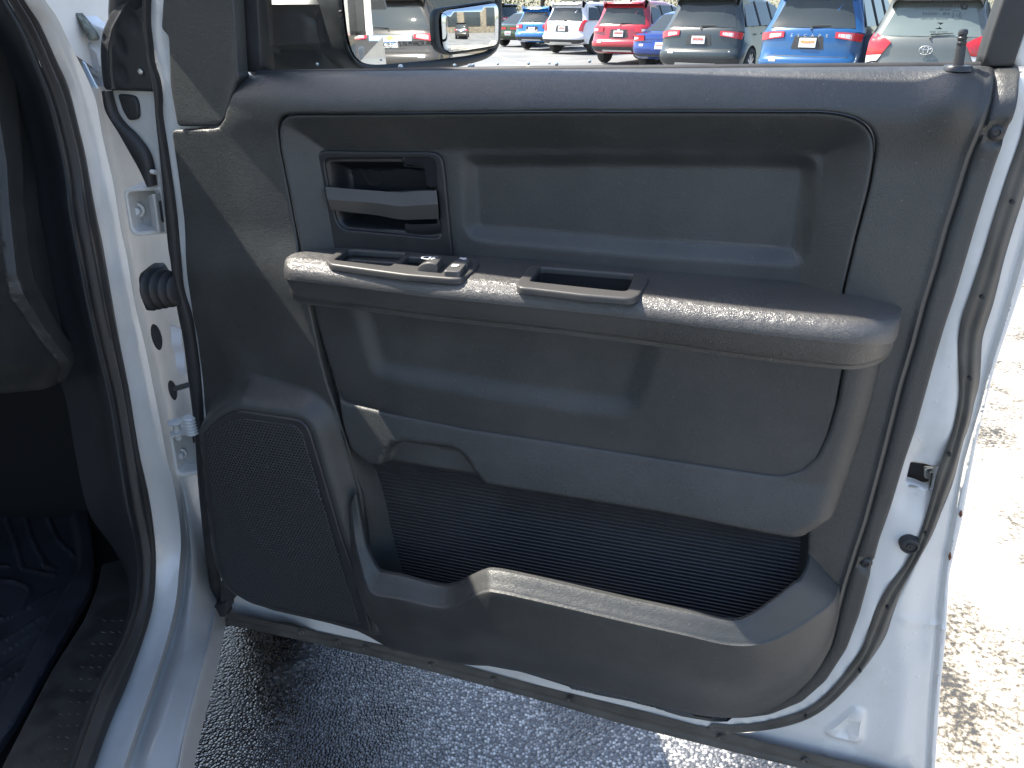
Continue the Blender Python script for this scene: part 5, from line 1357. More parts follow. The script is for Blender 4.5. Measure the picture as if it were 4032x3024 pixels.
def slab_mat():
    """pale worn concrete apron with stains, cracks and damp patches"""
    m, nt, b = nodes_of("pale_stained_concrete")
    tc = N(nt, "ShaderNodeTexCoord")
    no = N(nt, "ShaderNodeTexNoise"); no.inputs["Scale"].default_value = 2.4; no.inputs["Detail"].default_value = 8; no.inputs["Roughness"].default_value = 0.6
    nt.links.new(tc.outputs["Object"], no.inputs["Vector"])
    fi = N(nt, "ShaderNodeTexNoise"); fi.inputs["Scale"].default_value = 75; fi.inputs["Detail"].default_value = 6; fi.inputs["Roughness"].default_value = 0.7
    nt.links.new(tc.outputs["Object"], fi.inputs["Vector"])
    # fine grit shows only inside the broad worn patches
    a1 = N(nt, "ShaderNodeMath", operation='MULTIPLY_ADD'); a1.inputs[1].default_value = 0.9; nt.links.new(fi.outputs["Fac"], a1.inputs[0]); nt.links.new(no.outputs["Fac"], a1.inputs[2])
    cr = N(nt, "ShaderNodeValToRGB")
    e = cr.color_ramp.elements; e[0].position = 0.80; e[0].color = (0.045, 0.043, 0.04, 1); e[1].position = 0.96; e[1].color = (0.38, 0.36, 0.325, 1)
    k = e.new(0.87); k.color = (0.17, 0.145, 0.10, 1)
    nt.links.new(a1.outputs[0], cr.inputs[0]); nt.links.new(cr.outputs[0], b.inputs["Base Color"])
    b.inputs["Roughness"].default_value = 0.55
    bp = N(nt, "ShaderNodeBump"); bp.inputs["Strength"].default_value = 0.5; bp.inputs["Distance"].default_value = 0.002
    nt.links.new(no.outputs["Fac"], bp.inputs["Height"]); nt.links.new(bp.outputs[0], b.inputs["Normal"])
    return m
def flat(name, pts, mat, kind="structure", parent=None):
    o = obj(name, [Vector(p) for p in pts], [tuple(range(len(pts)))], mat, smooth=False, parent=parent)
    if kind: o["kind"] = kind
    return o
g = 700
flat("ground", [(-g, -g, -0.008), (g, -g, -0.008), (g, g, -0.008), (-g, g, -0.008)], lot_mat())
flat("coarse_asphalt", [(-6, -5, -0.004), (0.8, -5, -0.004), (0.8, 6.0, -0.004), (-6, 6.0, -0.004)], ground_mat())
line_m = plain("worn_yellow_paint", (0.62, 0.56, 0.34), 0.7, var=0.2, vscale=30)
pa, pb_ = onZ(1940, 213, 0), onZ(2125, 275, 0)
dl = (pb_ - pa).normalized(); sd = Vector((-dl.y, dl.x, 0)) * 0.055
def stripe(a, b, wid=0.055, parent=None):
    d_ = (b - a).normalized(); s_ = Vector((-d_.y, d_.x, 0)) * wid
    z = Vector((0, 0, 0.0))
    return flat("parking_line", [a + s_, a - s_, b - s_, b + s_], line_m)
for k in range(-1, 5):
    off = Vector((0.0, 0, -0.004)) + Vector((-3.1, 0.4, 0)) * k * 0
stripe(Vector((pa.x, pa.y, -0.002)), Vector((pb_.x, pb_.y, -0.002)))
a_ = onZ(2640, 262, 0); 
flat("concrete_apron", [(0.8, -5, -0.004), (6, -5, -0.004), (6, 6.0, -0.004), (0.8, 6.0, -0.004)], slab_mat())

# ============================================================ CARS
def car(name, label, cat, pos, phi, W=1.86, H=1.66, L=4.6, col=None, kind='suv', plate='red', glass_lo=0.98, letters=None, emblem=None, lamp='block', group=None, wheel_r=0.36, clad=True, rail=False, glass_m=None, plate_z=None):
    """pos = rear-bumper centre on the ground, phi = heading from +Y toward +X. Local x: 0 at the rear, forward +"""
    F = Vector((math.sin(phi), math.cos(phi), 0)); Rt = Vector((math.cos(phi), -math.sin(phi), 0))
    root = empty(name, pos); tag(root, label, cat, group)
    bpy.context.view_layer.update()
    inv = root.matrix_world.inverted()
    def pt(x, y, z): return Vector(pos) + F * x + Rt * y + Vector((0, 0, z))
    def put(o, parent=None):
        bpy.context.view_layer.update()
        o.parent = parent or root; o.matrix_parent_inverse = o.parent.matrix_world.inverted(); return o
    if kind == 'suv':
        zb = H * 0.62
        prof = [(0.16, 0.30), (0.05, 0.36), (0.0, 0.46), (-0.02, 0.58), (0.01, 0.66), (0.07, 0.70), (0.10, 0.80), (0.10, 0.90), (0.13, zb - 0.02), (0.17, zb + 0.02), (0.28, zb + 0.20), (0.42, H - 0.20), (0.48, H - 0.12), (0.30, H - 0.085), (0.33, H - 0.05),
                (0.60, H - 0.02), (1.2, H), (2.0, H - 0.01), (2.7, H - 0.09), (3.35, zb + 0.10), (3.6, zb + 0.02), (4.25, zb - 0.10), (L - 0.05, zb - 0.28), (L, 0.55), (L - 0.1, 0.30)]
        win = (9, 12)
    else:
        zb = H * 0.63
        prof = [(0.14, 0.28), (0.04, 0.34), (0.0, 0.45), (-0.02, 0.56), (0.02, 0.66), (0.03, 0.76), (0.02, zb - 0.04), (0.04, zb), (0.30, zb + 0.02), (0.55, zb + 0.05), (0.85, zb + 0.22), (1.25, H - 0.07), (1.35, H - 0.04), (1.6, H), (2.0, H), (2.3, H - 0.02), (2.6, H - 0.12), (3.2, zb + 0.08), (3.5, zb), (4.3, zb - 0.12), (L - 0.05, zb - 0.25), (L, 0.50), (L - 0.1, 0.28)]
        win = (9, 11)
    wx = (0.92, L - 0.92)
    def arch(xc):
        r = wheel_r + 0.06
        return [(xc + r * math.cos(a), 0.30 + max(0, r * math.sin(a) + 0.05)) for a in [math.pi * k / 10 for k in range(0, 11)]]
    full = prof + arch(wx[1]) + arch(wx[0])
    def hw(z):                       # half width by height: tumblehome
        base = W / 2
        if z > zb: base -= (z - zb) / (H - zb) * 0.17 * W * 0.9
        if z < 0.6: base -= (0.6 - z) * 0.10
        return base
    cols = [-1, -0.985, -0.94, -0.86, -0.7, -0.35, 0, 0.35, 0.7, 0.86, 0.94, 0.985, 1]
    n = len(full); cx_ = L / 2; cz_ = 0.85
    nrm = []
    for i in range(n):
        a, b = full[i - 1], full[(i + 1) % n]; t = Vector((b[0] - a[0], 0, b[1] - a[1])); t.normalize()
        nn = Vector((t.z, 0, -t.x))
        if (full[i][0] - cx_) * nn.x + (full[i][1] - cz_) * nn.z > 0: nn = -nn
        nrm.append(nn)
    def srf(i, c):
        x, z = full[i]; e = abs(c); r = 0.13
        t = max(0, (e - 0.70) / 0.30); ins = r * (1 - math.sqrt(max(0, 1 - t * t))) if i < len(prof) else 0.0
        bow = 0.10 * c * c if x < 0.3 and i < len(prof) else 0.0
        nn = nrm[i]
        return pt(x + nn.x * ins + bow, c * hw(z), z + nn.z * ins)
    V = [srf(i, c) for i in range(n) for c in cols]; m = len(cols); Fc = []
    gls = []
    for i in range(n):
        for j in range(m - 1):
            q = (i * m + j, i * m + j + 1, ((i + 1) % n) * m + j + 1, ((i + 1) % n) * m + j)
            Fc.append(q)
    Fc.append(tuple(i * m for i in range(n))); Fc.append(tuple(i * m + m - 1 for i in range(n))[::-1])
    bm = bmesh.new(); vs = [bm.verts.new(v) for v in V]
    for f in Fc:
        try: bm.faces.new([vs[k] for k in f])
        except ValueError: pass
    bmesh.ops.recalc_face_normals(bm, faces=bm.faces[:])
    me = bpy.data.meshes.new("car_body"); bm.to_mesh(me); bm.free()
    me.polygons.foreach_set("use_smooth", [True] * len(me.polygons)); me.set_sharp_from_angle(angle=R(38)); me.materials.append(col)
    body = bpy.data.objects.new("car_body", me); COL.objects.link(body); put(body)
    # sample the rear surface
    ztab = [full[i][1] for i in range(len(prof))]
    def rear(y, z, off=0.0):
        # piecewise over the rear-facing rows
        z = max(z, ztab[1] + 0.001)
        hi = 12 if kind == 'suv' else 8
        for i in range(1, hi):
            if ztab[i] <= z <= ztab[i + 1] or (i == hi - 1):
                t = min(max((z - ztab[i]) / max(ztab[i + 1] - ztab[i], 1e-4), 0), 1); c = max(-1, min(1, y / hw(z)))
                a = srf(i, c); b = srf(i + 1, c); p = a.lerp(b, t)
                return p - F * off + (Rt * (off * c * max(0, abs(c) - 0.6)))
        return pt(0, y, z)
    def patch(nm, poly, mat, off=0.012, parent=None, th=0.02, nx=6, ny=4):
        """poly: 4 corner (y,z) quad or general polygon fan-gridded by rows"""
        if len(poly) == 4:
            rows = []
            for a in range(ny + 1):
                t = a / ny; l = (poly[0][0] + (poly[3][0] - poly[0][0]) * t, poly[0][1] + (poly[3][1] - poly[0][1]) * t); r_ = (poly[1][0] + (poly[2][0] - poly[1][0]) * t, poly[1][1] + (poly[2][1] - poly[1][1]) * t)
                rows.append([rear(l[0] + (r_[0] - l[0]) * k / nx, l[1] + (r_[1] - l[1]) * k / nx, off) for k in range(nx + 1)])
            V, Fg = grid_geo(rows)
            V = list(V); k0 = len(V); nv = nx + 1
            ring = [k for k in range(nv)] + [a * nv + nx for a in range(1, ny + 1)] + [ny * nv + k for k in range(nx - 1, -1, -1)] + [a * nv for a in range(ny - 1, 0, -1)]
            for k in ring: V.append(V[k] + F * (off + th))
            for q in range(len(ring)):
                Fg.append((ring[q], ring[(q + 1) % len(ring)], k0 + (q + 1) % len(ring), k0 + q))
        else:
            V = [rear(y, z, off) for y, z in poly]; k0 = len(V); V += [v + F * (off + th) for v in V]
            Fg = [tuple(range(k0))] + [(q, (q + 1) % k0, k0 + (q + 1) % k0, k0 + q) for q in range(k0)]
        return put(obj(nm, V, Fg, mat, sharp=30), parent)
    h = W / 2
    # tail glass
    if kind == 'suv':
        gz0, gz1 = zb + 0.035, H - 0.20
        g_ = patch("rear_window", [(-hw(gz0) * .84, gz0), (hw(gz0) * .84, gz0), (hw(gz1) * .80, gz1), (-hw(gz1) * .80, gz1)], glass_m or m_carglass, 0.006, nx=10, ny=6)
        put(tube("rear_wiper", [rear(0.02, gz0 - 0.03, 0.03), rear(0.02, gz0 + 0.03, 0.035), rear(0.34, gz0 + 0.05, 0.03)], [0.016, 0.012, 0.006], m_clad, seg=6), g_)
    else:
        c0, c1, c2_ = 9, 10, 11
        rows = [[srf(i, c) + Vector((0, 0, 0.006)) - F * 0.004 for c in (-0.82, -0.5, 0, 0.5, 0.82)] for i in (c0, c1, c2_)]
        V, Fg = grid_geo(rows); put(obj("rear_window", V, Fg, m_carglass))
    # side glass on both sides
    for sgn in (-1, 1):
        if kind == 'suv': sp = [(0.50, zb + 0.06), (0.66, H - 0.18), (1.2, H - 0.13), (2.0, H - 0.13), (2.75, H - 0.20), (3.25, zb + 0.07)]
        else: sp = [(1.0, zb + 0.06), (1.4, H - 0.14), (1.9, H - 0.09), (2.3, H - 0.11), (2.9, zb + 0.07)]
        V = [pt(x, sgn * (hw(z) + 0.006), z) for x, z in sp]; V += [v - Rt * (sgn * 0.02) for v in V]; k0 = len(sp)
        s_ = put(obj("side_window", V, [tuple(range(k0))] + [(q, (q + 1) % k0, k0 + (q + 1) % k0, k0 + q) for q in range(k0)], m_carglass, smooth=False))
        for xx in ((1.35, 2.25) if kind == 'suv' else (2.0,)):
            put(tube("window_pillar", [pt(xx, sgn * (hw(zb + .05) + 0.008), zb + .05), pt(xx - 0.03, sgn * (hw(H - .12) + 0.010), H - .12)], 0.022, m_clad, seg=6), s_)
        # wheels
        for xw in wx:
            c = pt(xw, sgn * (h - 0.20), wheel_r); ax = Rt * sgn
            tw = put(lathe("wheel", c, ax, [(wheel_r * .55, -0.02), (wheel_r * .93, -0.02), (wheel_r, 0.03), (wheel_r, 0.17), (wheel_r * .93, 0.215), (wheel_r * .70, 0.222), (wheel_r * .66, 0.20)], m_tyre, seg=28))
            G = []
            for k in range(10):
                a = 2 * math.pi * k / 10; u_ = F * math.cos(a) + Vector((0, 0, math.sin(a))); v_ = ax.cross(u_)
                c_ = c + ax * 0.205
                G.append(([c_ + u_ * 0.04 - v_ * .022, c_ + u_ * 0.04 + v_ * .022, c_ + u_ * wheel_r * .66 + v_ * .03, c_ + u_ * wheel_r * .66 - v_ * .03] + [c_ - ax * .03 + u_ * 0.04 - v_ * .022, c_ - ax * .03 + u_ * 0.04 + v_ * .022, c_ - ax * .03 + u_ * wheel_r * .66 + v_ * .03, c_ - ax * .03 + u_ * wheel_r * .66 - v_ * .03],
                          [(0, 1, 2, 3), (0, 4, 5, 1), (1, 5, 6, 2), (2, 6, 7, 3), (3, 7, 4, 0)]))
            G.append(lathe_geo(c + ax * 0.19, ax, [(0.06, 0), (0.055, 0.022), (0.01, 0.026)], 14))
            V, Fg = join_geo(G); put(obj("wheel_rim", V, Fg, m_rim, sharp=30), tw)
    # lower bumper cladding and exhaust line
    if clad:
        patch("rear_bumper", [(-h * .97, 0.31), (h * .97, 0.31), (h * .97, 0.50), (-h * .97, 0.50)], m_clad, 0.02, nx=14, ny=3)
        patch("skid_trim", [(-h * .55, 0.33), (h * .55, 0.33), (h * .50, 0.41), (-h * .50, 0.41)], m_rim, 0.035, nx=8, ny=2)
    else:
        patch("rear_bumper", [(-h * .94, 0.31), (h * .94, 0.31), (h * .90, 0.40), (-h * .90, 0.40)], m_clad, 0.02, nx=14, ny=3)
    # lamps
    def lamp_pair(poly, mats):
        for sgn in (-1, 1):
            for pl_, mt in zip(poly, mats):
                q = [(y * sgn * h, z) for y, z in pl_]
                if sgn < 0: q = q[::-1] if len(q) != 4 else [q[1], q[0], q[3], q[2]]
                if len(q) == 4: patch("tail_lamp", q, mt, 0.022, nx=5, ny=3)
                else: patch("tail_lamp", q, mt, 0.022)
    if lamp == 'wide':      # wrap-round lamps with pale centre
        lamp_pair([[(0.50, zb - .13), (0.97, zb - .19), (0.985, zb - .05), (0.50, zb - .03)], [(0.56, zb - .115), (0.80, zb - .15), (0.80, zb - .07), (0.56, zb - .06)]], (m_redlens, m_clearlens))
    elif lamp == 'big':
        lamp_pair([[(0.60, zb - .06), (0.72, zb - .24), (0.99, zb - .26), (0.96, zb + .14)], [(0.72, zb - .25), (0.78, zb - .34), (0.97, zb - .35), (0.985, zb - .265)]], (m_redlens, m_clearlens))
    elif lamp == 'tall':
        lamp_pair([[(0.74, zb - .28), (0.90, zb - .30), (0.96, zb + .10), (0.86, zb + .10)]], (m_redlens,))
    elif lamp == 'bar':
        lamp_pair([[(0.12, zb - .16), (0.86, zb - .17), (0.88, zb - .08), (0.12, zb - .07)]], (m_redlens,))
    else:
        lamp_pair([[(0.56, zb - .17), (0.92, zb - .19), (0.95, zb - .04), (0.56, zb - .04)], [(0.76, zb - .15), (0.92, zb - .16), (0.93, zb - .09), (0.76, zb - .09)]], (m_redlens, m_clearlens))
    # plate and its bracket recess
    pz_ = zb - 0.22 if kind == 'suv' else 0.62
    if lamp == 'bar': pz_ = 0.55
    if plate_z: pz_ = plate_z
    patch("plate_recess", [(-0.30, pz_ - 0.11), (0.30, pz_ - 0.11), (0.26, pz_ + 0.11), (-0.26, pz_ + 0.11)], m_clad if clad else col, 0.005, nx=4, ny=2)
    pp = patch("licence_plate", [(-0.155, pz_ - 0.08), (0.155, pz_ - 0.08), (0.155, pz_ + 0.08), (-0.155, pz_ + 0.08)], m_plate, 0.03, nx=2, ny=2)
    band = {'red': plain("plate_red_" + name, (0.55, 0.10, 0.08), 0.5, var=0.8, vscale=60), 'blue': plain("plate_blue_" + name, (0.08, 0.25, 0.55), 0.5, var=0.8, vscale=60), 'orange': plain("plate_orange_" + name, (0.75, 0.28, 0.08), 0.5, var=0.8, vscale=60)}[plate]
    random.seed(hash(label) % 1000 if False else len(label))
    G = []; y = -0.125
    while y < 0.12:
        wd = random.uniform(0.016, 0.03); z0 = pz_ + random.uniform(0.006, 0.02)
        G.append(([rear(y, z0 - .018, .034), rear(y + wd, z0 - .018, .034), rear(y + wd, z0 + .026, .034), rear(y, z0 + .026, .034)], [(0, 1, 2, 3)])); y += wd + 0.006
    V, Fg = join_geo(G); put(obj("plate_print", V, Fg, band, smooth=False), pp)
    # bumper badge, handle, shut line
    patch("shut_line", [(-h * .80, 0.695), (h * .80, 0.695), (h * .80, 0.705), (-h * .80, 0.705)], m_dark, 0.004, nx=8, ny=1)
    patch("dealer_badge", [(-h * .72, 0.60), (-h * .58, 0.60), (-h * .58, 0.65), (-h * .72, 0.65)], m_plate, 0.010, nx=1, ny=1)
    if letters:
        z = zb - 0.10; nL = len(letters)
        for k, ch in enumerate(letters):
            o = rear((k - (nL - 1) / 2) * 0.13 , z, 0.014)
            put(text("badge_letter", ch, 0.075, o, Rt, Vector((0, 0, 1)), m_chrome, sx=1.2), body)
    if emblem == 'ovals':
        P0 = lambda a, ra, rb, dy, dz: rear(dy + ra * math.cos(a), zb - 0.17 + dz + rb * math.sin(a), 0.03)
        G = []
        for ra, rb, dy, dz in ((0.098, 0.068, 0, 0), (0.036, 0.062, 0, 0), (0.075, 0.026, 0, 0.034)):
            G.append(tube_geo([P0(2 * math.pi * k / 24, ra, rb, dy, dz) for k in range(24)], 0.0055, 6, True))
        V, Fg = join_geo(G); put(obj("maker_emblem", V, Fg, m_chrome), body)
    elif emblem == 'cross':
        gold = plain("gold_badge", (0.75, 0.50, 0.12), 0.3, metal=0.6)
        z = zb - 0.13; poly = [(-.10, -.022), (-.035, -.022), (-.03, -.045), (.04, -.045), (.045, -.022), (.10, -.022), (.085, .022), (.03, .022), (.035, .045), (-.035, .045), (-.04, .022), (-.085, .022)]
        patch("bar_trim", [(-h * .45, z - .05), (h * .45, z - .05), (h * .45, z + .05), (-h * .45, z + .05)], m_chrome, 0.012, nx=8, ny=1)
        patch("maker_emblem", [(a, z + b) for a, b in poly], gold, 0.03)
    elif emblem == 'oval':
        V = [rear(0.055 * math.cos(2 * math.pi * k / 16), zb - 0.16 + 0.024 * math.sin(2 * math.pi * k / 16), 0.02) for k in range(16)]
        put(obj("maker_emblem", V, [tuple(range(16))], m_chrome, smooth=False), body)
    elif emblem == 'shield':
        patch("maker_emblem", [(-.05, zb - .10), (.05, zb - .10), (.035, zb - .17), (-.035, zb - .17)], m_chrome, 0.02, nx=1, ny=1)
    # brake light and spoiler lip
    if kind == 'suv':
        sp_ = patch("roof_spoiler", [(-hw(H - .13) * .86, H - 0.125), (hw(H - .13) * .86, H - 0.125), (hw(H - .1) * .86, H - 0.115), (-hw(H - .1) * .86, H - 0.115)], col, 0.05, nx=8, ny=1, th=0.12)
        for sgn in (-1, 1):
            if rail: put(tube("roof_rail", [pt(0.75, sgn * 0.62, H - .01), pt(0.9, sgn * 0.62, H + .05), pt(2.4, sgn * 0.62, H + .05), pt(2.6, sgn * 0.62, H - .02)], 0.018, m_clad, seg=6))
        put(tube("roof_antenna", [pt(0.85, 0, H - .01), pt(0.72, 0, H + .06)], [0.03, 0.008], m_clad, seg=8))
        for sgn in (-1, 1):
            put(tube("door_handle", [pt(1.35, sgn * (hw(zb - .1) + .02), zb - .1), pt(1.55, sgn * (hw(zb - .1) + .02), zb - .1)], 0.018, m_chrome if rail else col, seg=6))
        put(bevbox("side_mirror", pt(3.15, h + 0.06, zb + .10), (0.10, 0.22, 0.16), col, rot=Matrix.Rotation(-phi + math.pi / 2, 3, 'Z'), bev=0.03))
    return root
p_red = plain("red_car_paint", (0.36, 0.008, 0.02), 0.25, coat=1.0)
p_silver = plain("pearl_white_car_paint", (0.70, 0.71, 0.72), 0.3, coat=1.0)
p_blue = plain("deep_blue_car_paint", (0.004, 0.075, 0.22), 0.22, metal=0.2, coat=1.0)
p_royal = plain("royal_blue_car_paint", (0.010, 0.045, 0.25), 0.25, metal=0.3, coat=1.0)
p_bright = plain("bright_blue_car_paint", (0.008, 0.14, 0.42), 0.25, coat=1.0)
p_green = plain("olive_green_car_paint", (0.06, 0.085, 0.03), 0.25, metal=0.3, coat=1.0)
p_dark = plain("slate_car_paint", (0.030, 0.040, 0.045), 0.3, coat=0.35)
p_grey = plain("grey_green_car_paint", (0.115, 0.125, 0.12), 0.35, metal=0.2, coat=0.4)
p_brown = plain("brown_grey_car_paint", (0.045, 0.040, 0.036), 0.3, metal=0.1, coat=0.3)
p_black = plain("black_car_paint", (0.012, 0.013, 0.015), 0.2, coat=1.0)
GR_ = "cars parked in a row beyond the door window"
PH = R(35)
def at(px, Y): return ((px - 2016) / 3345 * Y, Y, 0)
car("parked_suv", "grey-green hatchback with big red tail lamps and ringed badge, nearest the lock knob", "car", at(3680, 13.5), R(30), W=1.83, H=1.72, col=p_grey, lamp='big', emblem='ovals', clad=False, glass_m=m_sheenglass, plate_z=0.58, group=GR_, plate='red')
car("parked_suv", "deep blue crossover with chrome letters spread across its tailgate and an orange-lettered plate", "car", at(3195, 15.6), PH, W=1.88, H=1.86, col=p_blue, lamp='wide', letters="ESCAPE", emblem='oval', group=GR_, plate='orange')
car("parked_suv", "dark slate crossover between the deep blue crossover and the royal blue saloon", "car", at(2755, 18.6), PH, W=1.92, H=1.78, col=p_dark, lamp='wide', group=GR_, plate='red')
car("parked_saloon", "royal blue low car showing only its left rear corner beside the red crossover", "car", at(2612, 22.3), PH, W=1.84, H=1.44, col=p_royal, kind='sedan', lamp='block', clad=False, group=GR_)
car("parked_suv", "bright red boxy crossover with a white plate high on its tailgate", "car", at(2435, 24.6), R(33), W=1.84, H=1.73, L=4.4, col=p_red, lamp='block', group=GR_, plate='red', emblem='shield')
car("parked_suv", "pearl white crossover with tall slim red lamps and shining rear wheel", "car", at(2208, 30.7), R(40), W=1.92, H=1.74, L=4.8, col=p_silver, lamp='tall', group=GR_, plate='red', emblem='shield', rail=True)
car("parked_suv", "bright sky blue small hatchback half hidden by the pearl white crossover", "car", at(2090, 33.6), PH, W=1.77, H=1.60, L=4.2, col=p_bright, lamp='block', group=GR_, plate='red')
car("parked_coupe", "olive green wide coupe with full-width red lamps, beside the truck's mirror", "car", at(2000, 36.6), PH, W=1.92, H=1.38, L=5.0, col=p_green, kind='sedan', lamp='bar', group=GR_, plate='red', clad=False)
car("parked_suv", "black tall crossover in the far row above the olive green coupe", "car", at(2030, 50), R(-55), W=1.95, H=1.80, col=p_black, group="cars in the far row")
car("parked_suv", "dark blue crossover in the far row behind the red crossover's roof", "car", at(2330, 48), R(-50), W=1.9, H=1.7, col=p_dark, group="cars in the far row")

# things the mirrors look at
v = ray(1535, 180); hitp = onM(1535, 180); dv = v.normalized(); rf = (dv - mn * (2 * dv.dot(mn))).normalized()
cpos = hitp + rf * 16.2
hd = math.atan2(rf.x, rf.y)
car("parked_suv", "brown-grey crossover reflected in the big mirror glass, gold badge over its plate", "car", (cpos.x, cpos.y, 0), hd - R(8), W=1.95, H=1.76, L=5.0, col=p_brown, emblem='cross', lamp='wide', plate='blue', rail=True, group=None, clad=False)
rp = hitp + (rf + Vector((0, 0.36, 0))).normalized() * 20
car("parked_suv", "small black crossover reflected in the convex spotter glass", "car", (rp.x + 2, rp.y + 3, 0), hd, W=1.9, H=1.75, col=p_black)

# front wheel of the truck, under the fender
wc = Vector((-0.50, 1.74, 0.41)); wheel = lathe("front_wheel", wc, Vector((-1, 0, 0)), [(0.20, 0.03), (0.27, 0.0), (0.36, -0.012), (0.395, 0.01), (0.41, 0.04), (0.41, 0.24), (0.395, 0.27), (0.30, 0.28)], m_tyre, seg=64)
T(wheel)
G = []
for k in range(72):
    a = 2 * math.pi * k / 72
    for j in range(4):
        aa = a + (0.03 if j % 2 else 0)
        rd = Vector((0, math.cos(aa), math.sin(aa))); tg = Vector((0, -math.sin(aa), math.cos(aa)))
        c = wc + Vector((-0.045 - j * 0.062, 0, 0)) + rd * 0.413
        M = Matrix((Vector((1, 0, 0.25 * (j % 2 - .5))), tg, rd)).transposed()
        G.append(box_geo(c, (0.050, 0.026, 0.014), M))
V, F = join_geo(G)
T(obj("tyre_tread", V, F, m_tyre, smooth=False), wheel)["kind"] = "stuff"

# ---------- trees, store front and poles beyond the cars
m_leaf = plain("leaf_green", (0.085, 0.10, 0.035), 0.7, var=0.5, vscale=2.0)
m_leaf2 = plain("dry_olive_leaf", (0.17, 0.15, 0.06), 0.75, var=0.5, vscale=2.0)
m_bark = plain("bark", (0.07, 0.055, 0.04), 0.9, bump=0.6, bscale=12, bdist=0.02)
def tree(name, label, pos, h, r, mat, seed, n=2600):
    rnd = random.Random(seed); root = empty(name, pos); tag(root, label, "tree", "trees beyond the parked cars")
    P = Vector(pos)
    G = [tube_geo([P, P + Vector((0.1, 0, h * .25)), P + Vector((0.0, 0.1, h * .6))], [h * .035, h * .028, h * .015], 8)]
    for k in range(7):
        a = rnd.uniform(0, 6.28); b = P + Vector((0, 0, h * rnd.uniform(.25, .5))); e = P + Vector((math.cos(a) * r * .7, math.sin(a) * r * .7, h * rnd.uniform(.5, .85)))
        G.append(tube_geo([b, b.lerp(e, .5) + Vector((0, 0, .15)), e], [h * .015, h * .010, h * .004], 6))
    V, F = join_geo(G); bpy.context.view_layer.update()
    def put(o): o.parent = root; o.matrix_parent_inverse = root.matrix_world.inverted(); return o
    put(obj("trunk", V, F, m_bark))
    V, F = [], []
    cl = [(Vector((rnd.gauss(0, .42) * r, rnd.gauss(0, .42) * r, h * rnd.uniform(.30, .92))), rnd.uniform(.22, .42) * r) for _ in range(16)]
    for i in range(n):
        c, cr = rnd.choice(cl); d_ = Vector((rnd.gauss(0, 1), rnd.gauss(0, 1), rnd.gauss(0, 1))).normalized() * cr * rnd.uniform(.6, 1)
        q = P + c + d_; a = Vector((rnd.gauss(0, 1), rnd.gauss(0, 1), rnd.gauss(0, 1))).normalized(); b = a.orthogonal().normalized(); s_ = rnd.uniform(.05, .13)
        k = len(V); V += [q - a * s_, q + b * s_ * .6, q + a * s_, q - b * s_ * .6]; F.append((k, k + 1, k + 2, k + 3))
    put(obj("crown", V, F, mat, smooth=False))
specs = [(-1.2, 62, 5.5, 3.2, 1, "yellowish bush-like tree just right of the mirror above the olive coupe"), (2.2, 64, 6.5, 3.4, 0, "green tree above the pearl white crossover"), (6.5, 66, 7.5, 3.8, 0, "broad green tree above the bright red crossover"),
         (11.0, 66, 6.5, 3.6, 1, "olive tree above the gap right of the red crossover"), (16, 64, 7, 4, 0, "dark green tree above the slate crossover"), (21.5, 62, 7, 4, 1, "olive tree behind the deep blue crossover"), (27, 60, 8, 4.2, 0, "tall green tree between the two nearest parked cars"), (33, 58, 7, 4, 1, "yellow-green tree at the far right behind the lock knob")]
for k, (x, y, h_, r_, mm, lb) in enumerate(specs):
    tree("tree", lb, (x, y, 0), h_, r_, (m_leaf, m_leaf2)[mm], 11 + k)
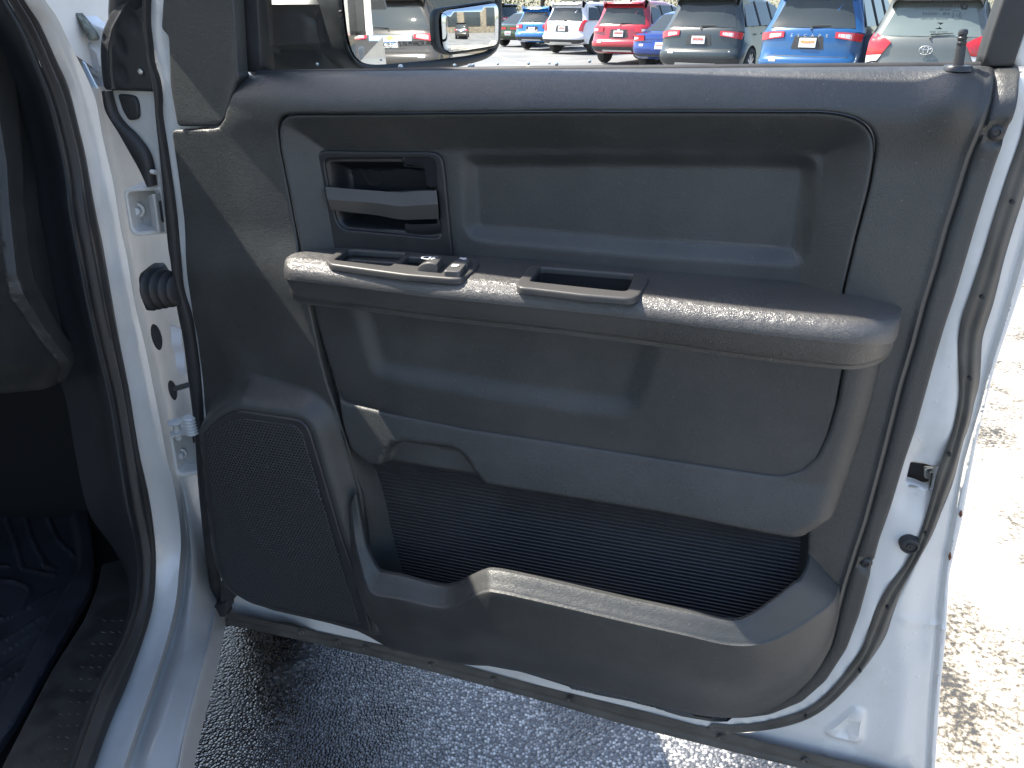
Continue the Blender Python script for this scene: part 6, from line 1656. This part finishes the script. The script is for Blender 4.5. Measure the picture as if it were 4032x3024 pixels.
def building(name, label, cx_, cy_, w_, d_, h_, rz, wall, nwin):
    root = empty(name, (cx_, cy_, 0), rz); tag(root, label, "building")
    bpy.context.view_layer.update(); M = Matrix.Rotation(rz, 3, 'Z'); c = Vector((cx_, cy_, 0))
    def put(o, p=None):
        bpy.context.view_layer.update(); o.parent = p or root; o.matrix_parent_inverse = o.parent.matrix_world.inverted(); return o
    put(bevbox("wall", c + Vector((0, 0, h_ / 2)), (w_, d_, h_), wall, rot=M, bev=0.03))
    put(bevbox("parapet", c + Vector((0, 0, h_ + .15)), (w_ + .4, d_ + .4, 0.35), m_plate, rot=M, bev=0.03))
    for k in range(nwin):
        x = -w_ / 2 + (k + .5) * w_ / nwin
        fr = put(bevbox("window", c + M @ Vector((x, -d_ / 2 - .02, h_ * .42)), (w_ / nwin * .72, 0.12, h_ * .5), m_clad, rot=M, bev=0.01))
        put(bevbox("pane", c + M @ Vector((x, -d_ / 2 - .07, h_ * .42)), (w_ / nwin * .64, 0.06, h_ * .44), m_carglass, rot=M, bev=0.005), fr)
m_brick = plain("tan_stone_wall", (0.19, 0.16, 0.12), 0.85, var=0.5, vscale=3, bump=0.5, bscale=8, bdist=0.03)
building("store", "low pale shop building seen far off between the cab pillar and the open door", -52, 95, 26, 10, 5, 0.3, plain("pale_render", (0.6, 0.6, 0.58), 0.8, var=0.1, vscale=1), 7)
bpos = hitp + rf * 34
building("stone_building", "tan stone building reflected above the crossover in the big mirror", bpos.x, bpos.y, 40, 8, 7, -hd - math.pi * 0 , m_brick, 6)
for k, (px, Y) in enumerate(((388, 60), (412, 66))):
    x = (px - 2016) / 3345 * Y
    o = empty("utility_pole", (x, Y, 0)); tag(o, ("nearer" if k == 0 else "farther") + " dark utility pole, " + ("left" if k == 0 else "right") + " one of the pair beyond the cab pillar", "utility pole", "utility poles beyond the truck's cowl")
    bpy.context.view_layer.update()
    for nm, g_ in (("pole", tube_geo([(x, Y, 0), (x, Y, 9)], [0.16, 0.11], 10)), ("crossarm", tube_geo([(x - 1, Y, 8.4), (x + 1, Y, 8.4)], 0.06, 6))):
        q = obj(nm, g_[0], g_[1], m_bark); q.parent = o; q.matrix_parent_inverse = o.matrix_world.inverted()
car("parked_saloon", "pale ice blue car glimpsed between the cab pillar and the open door's edge", "car", at(300, 15), R(70), W=1.85, H=1.35, col=plain("ice_blue_car_paint", (0.42, 0.60, 0.68), 0.3, coat=.6), kind='sedan', clad=False)
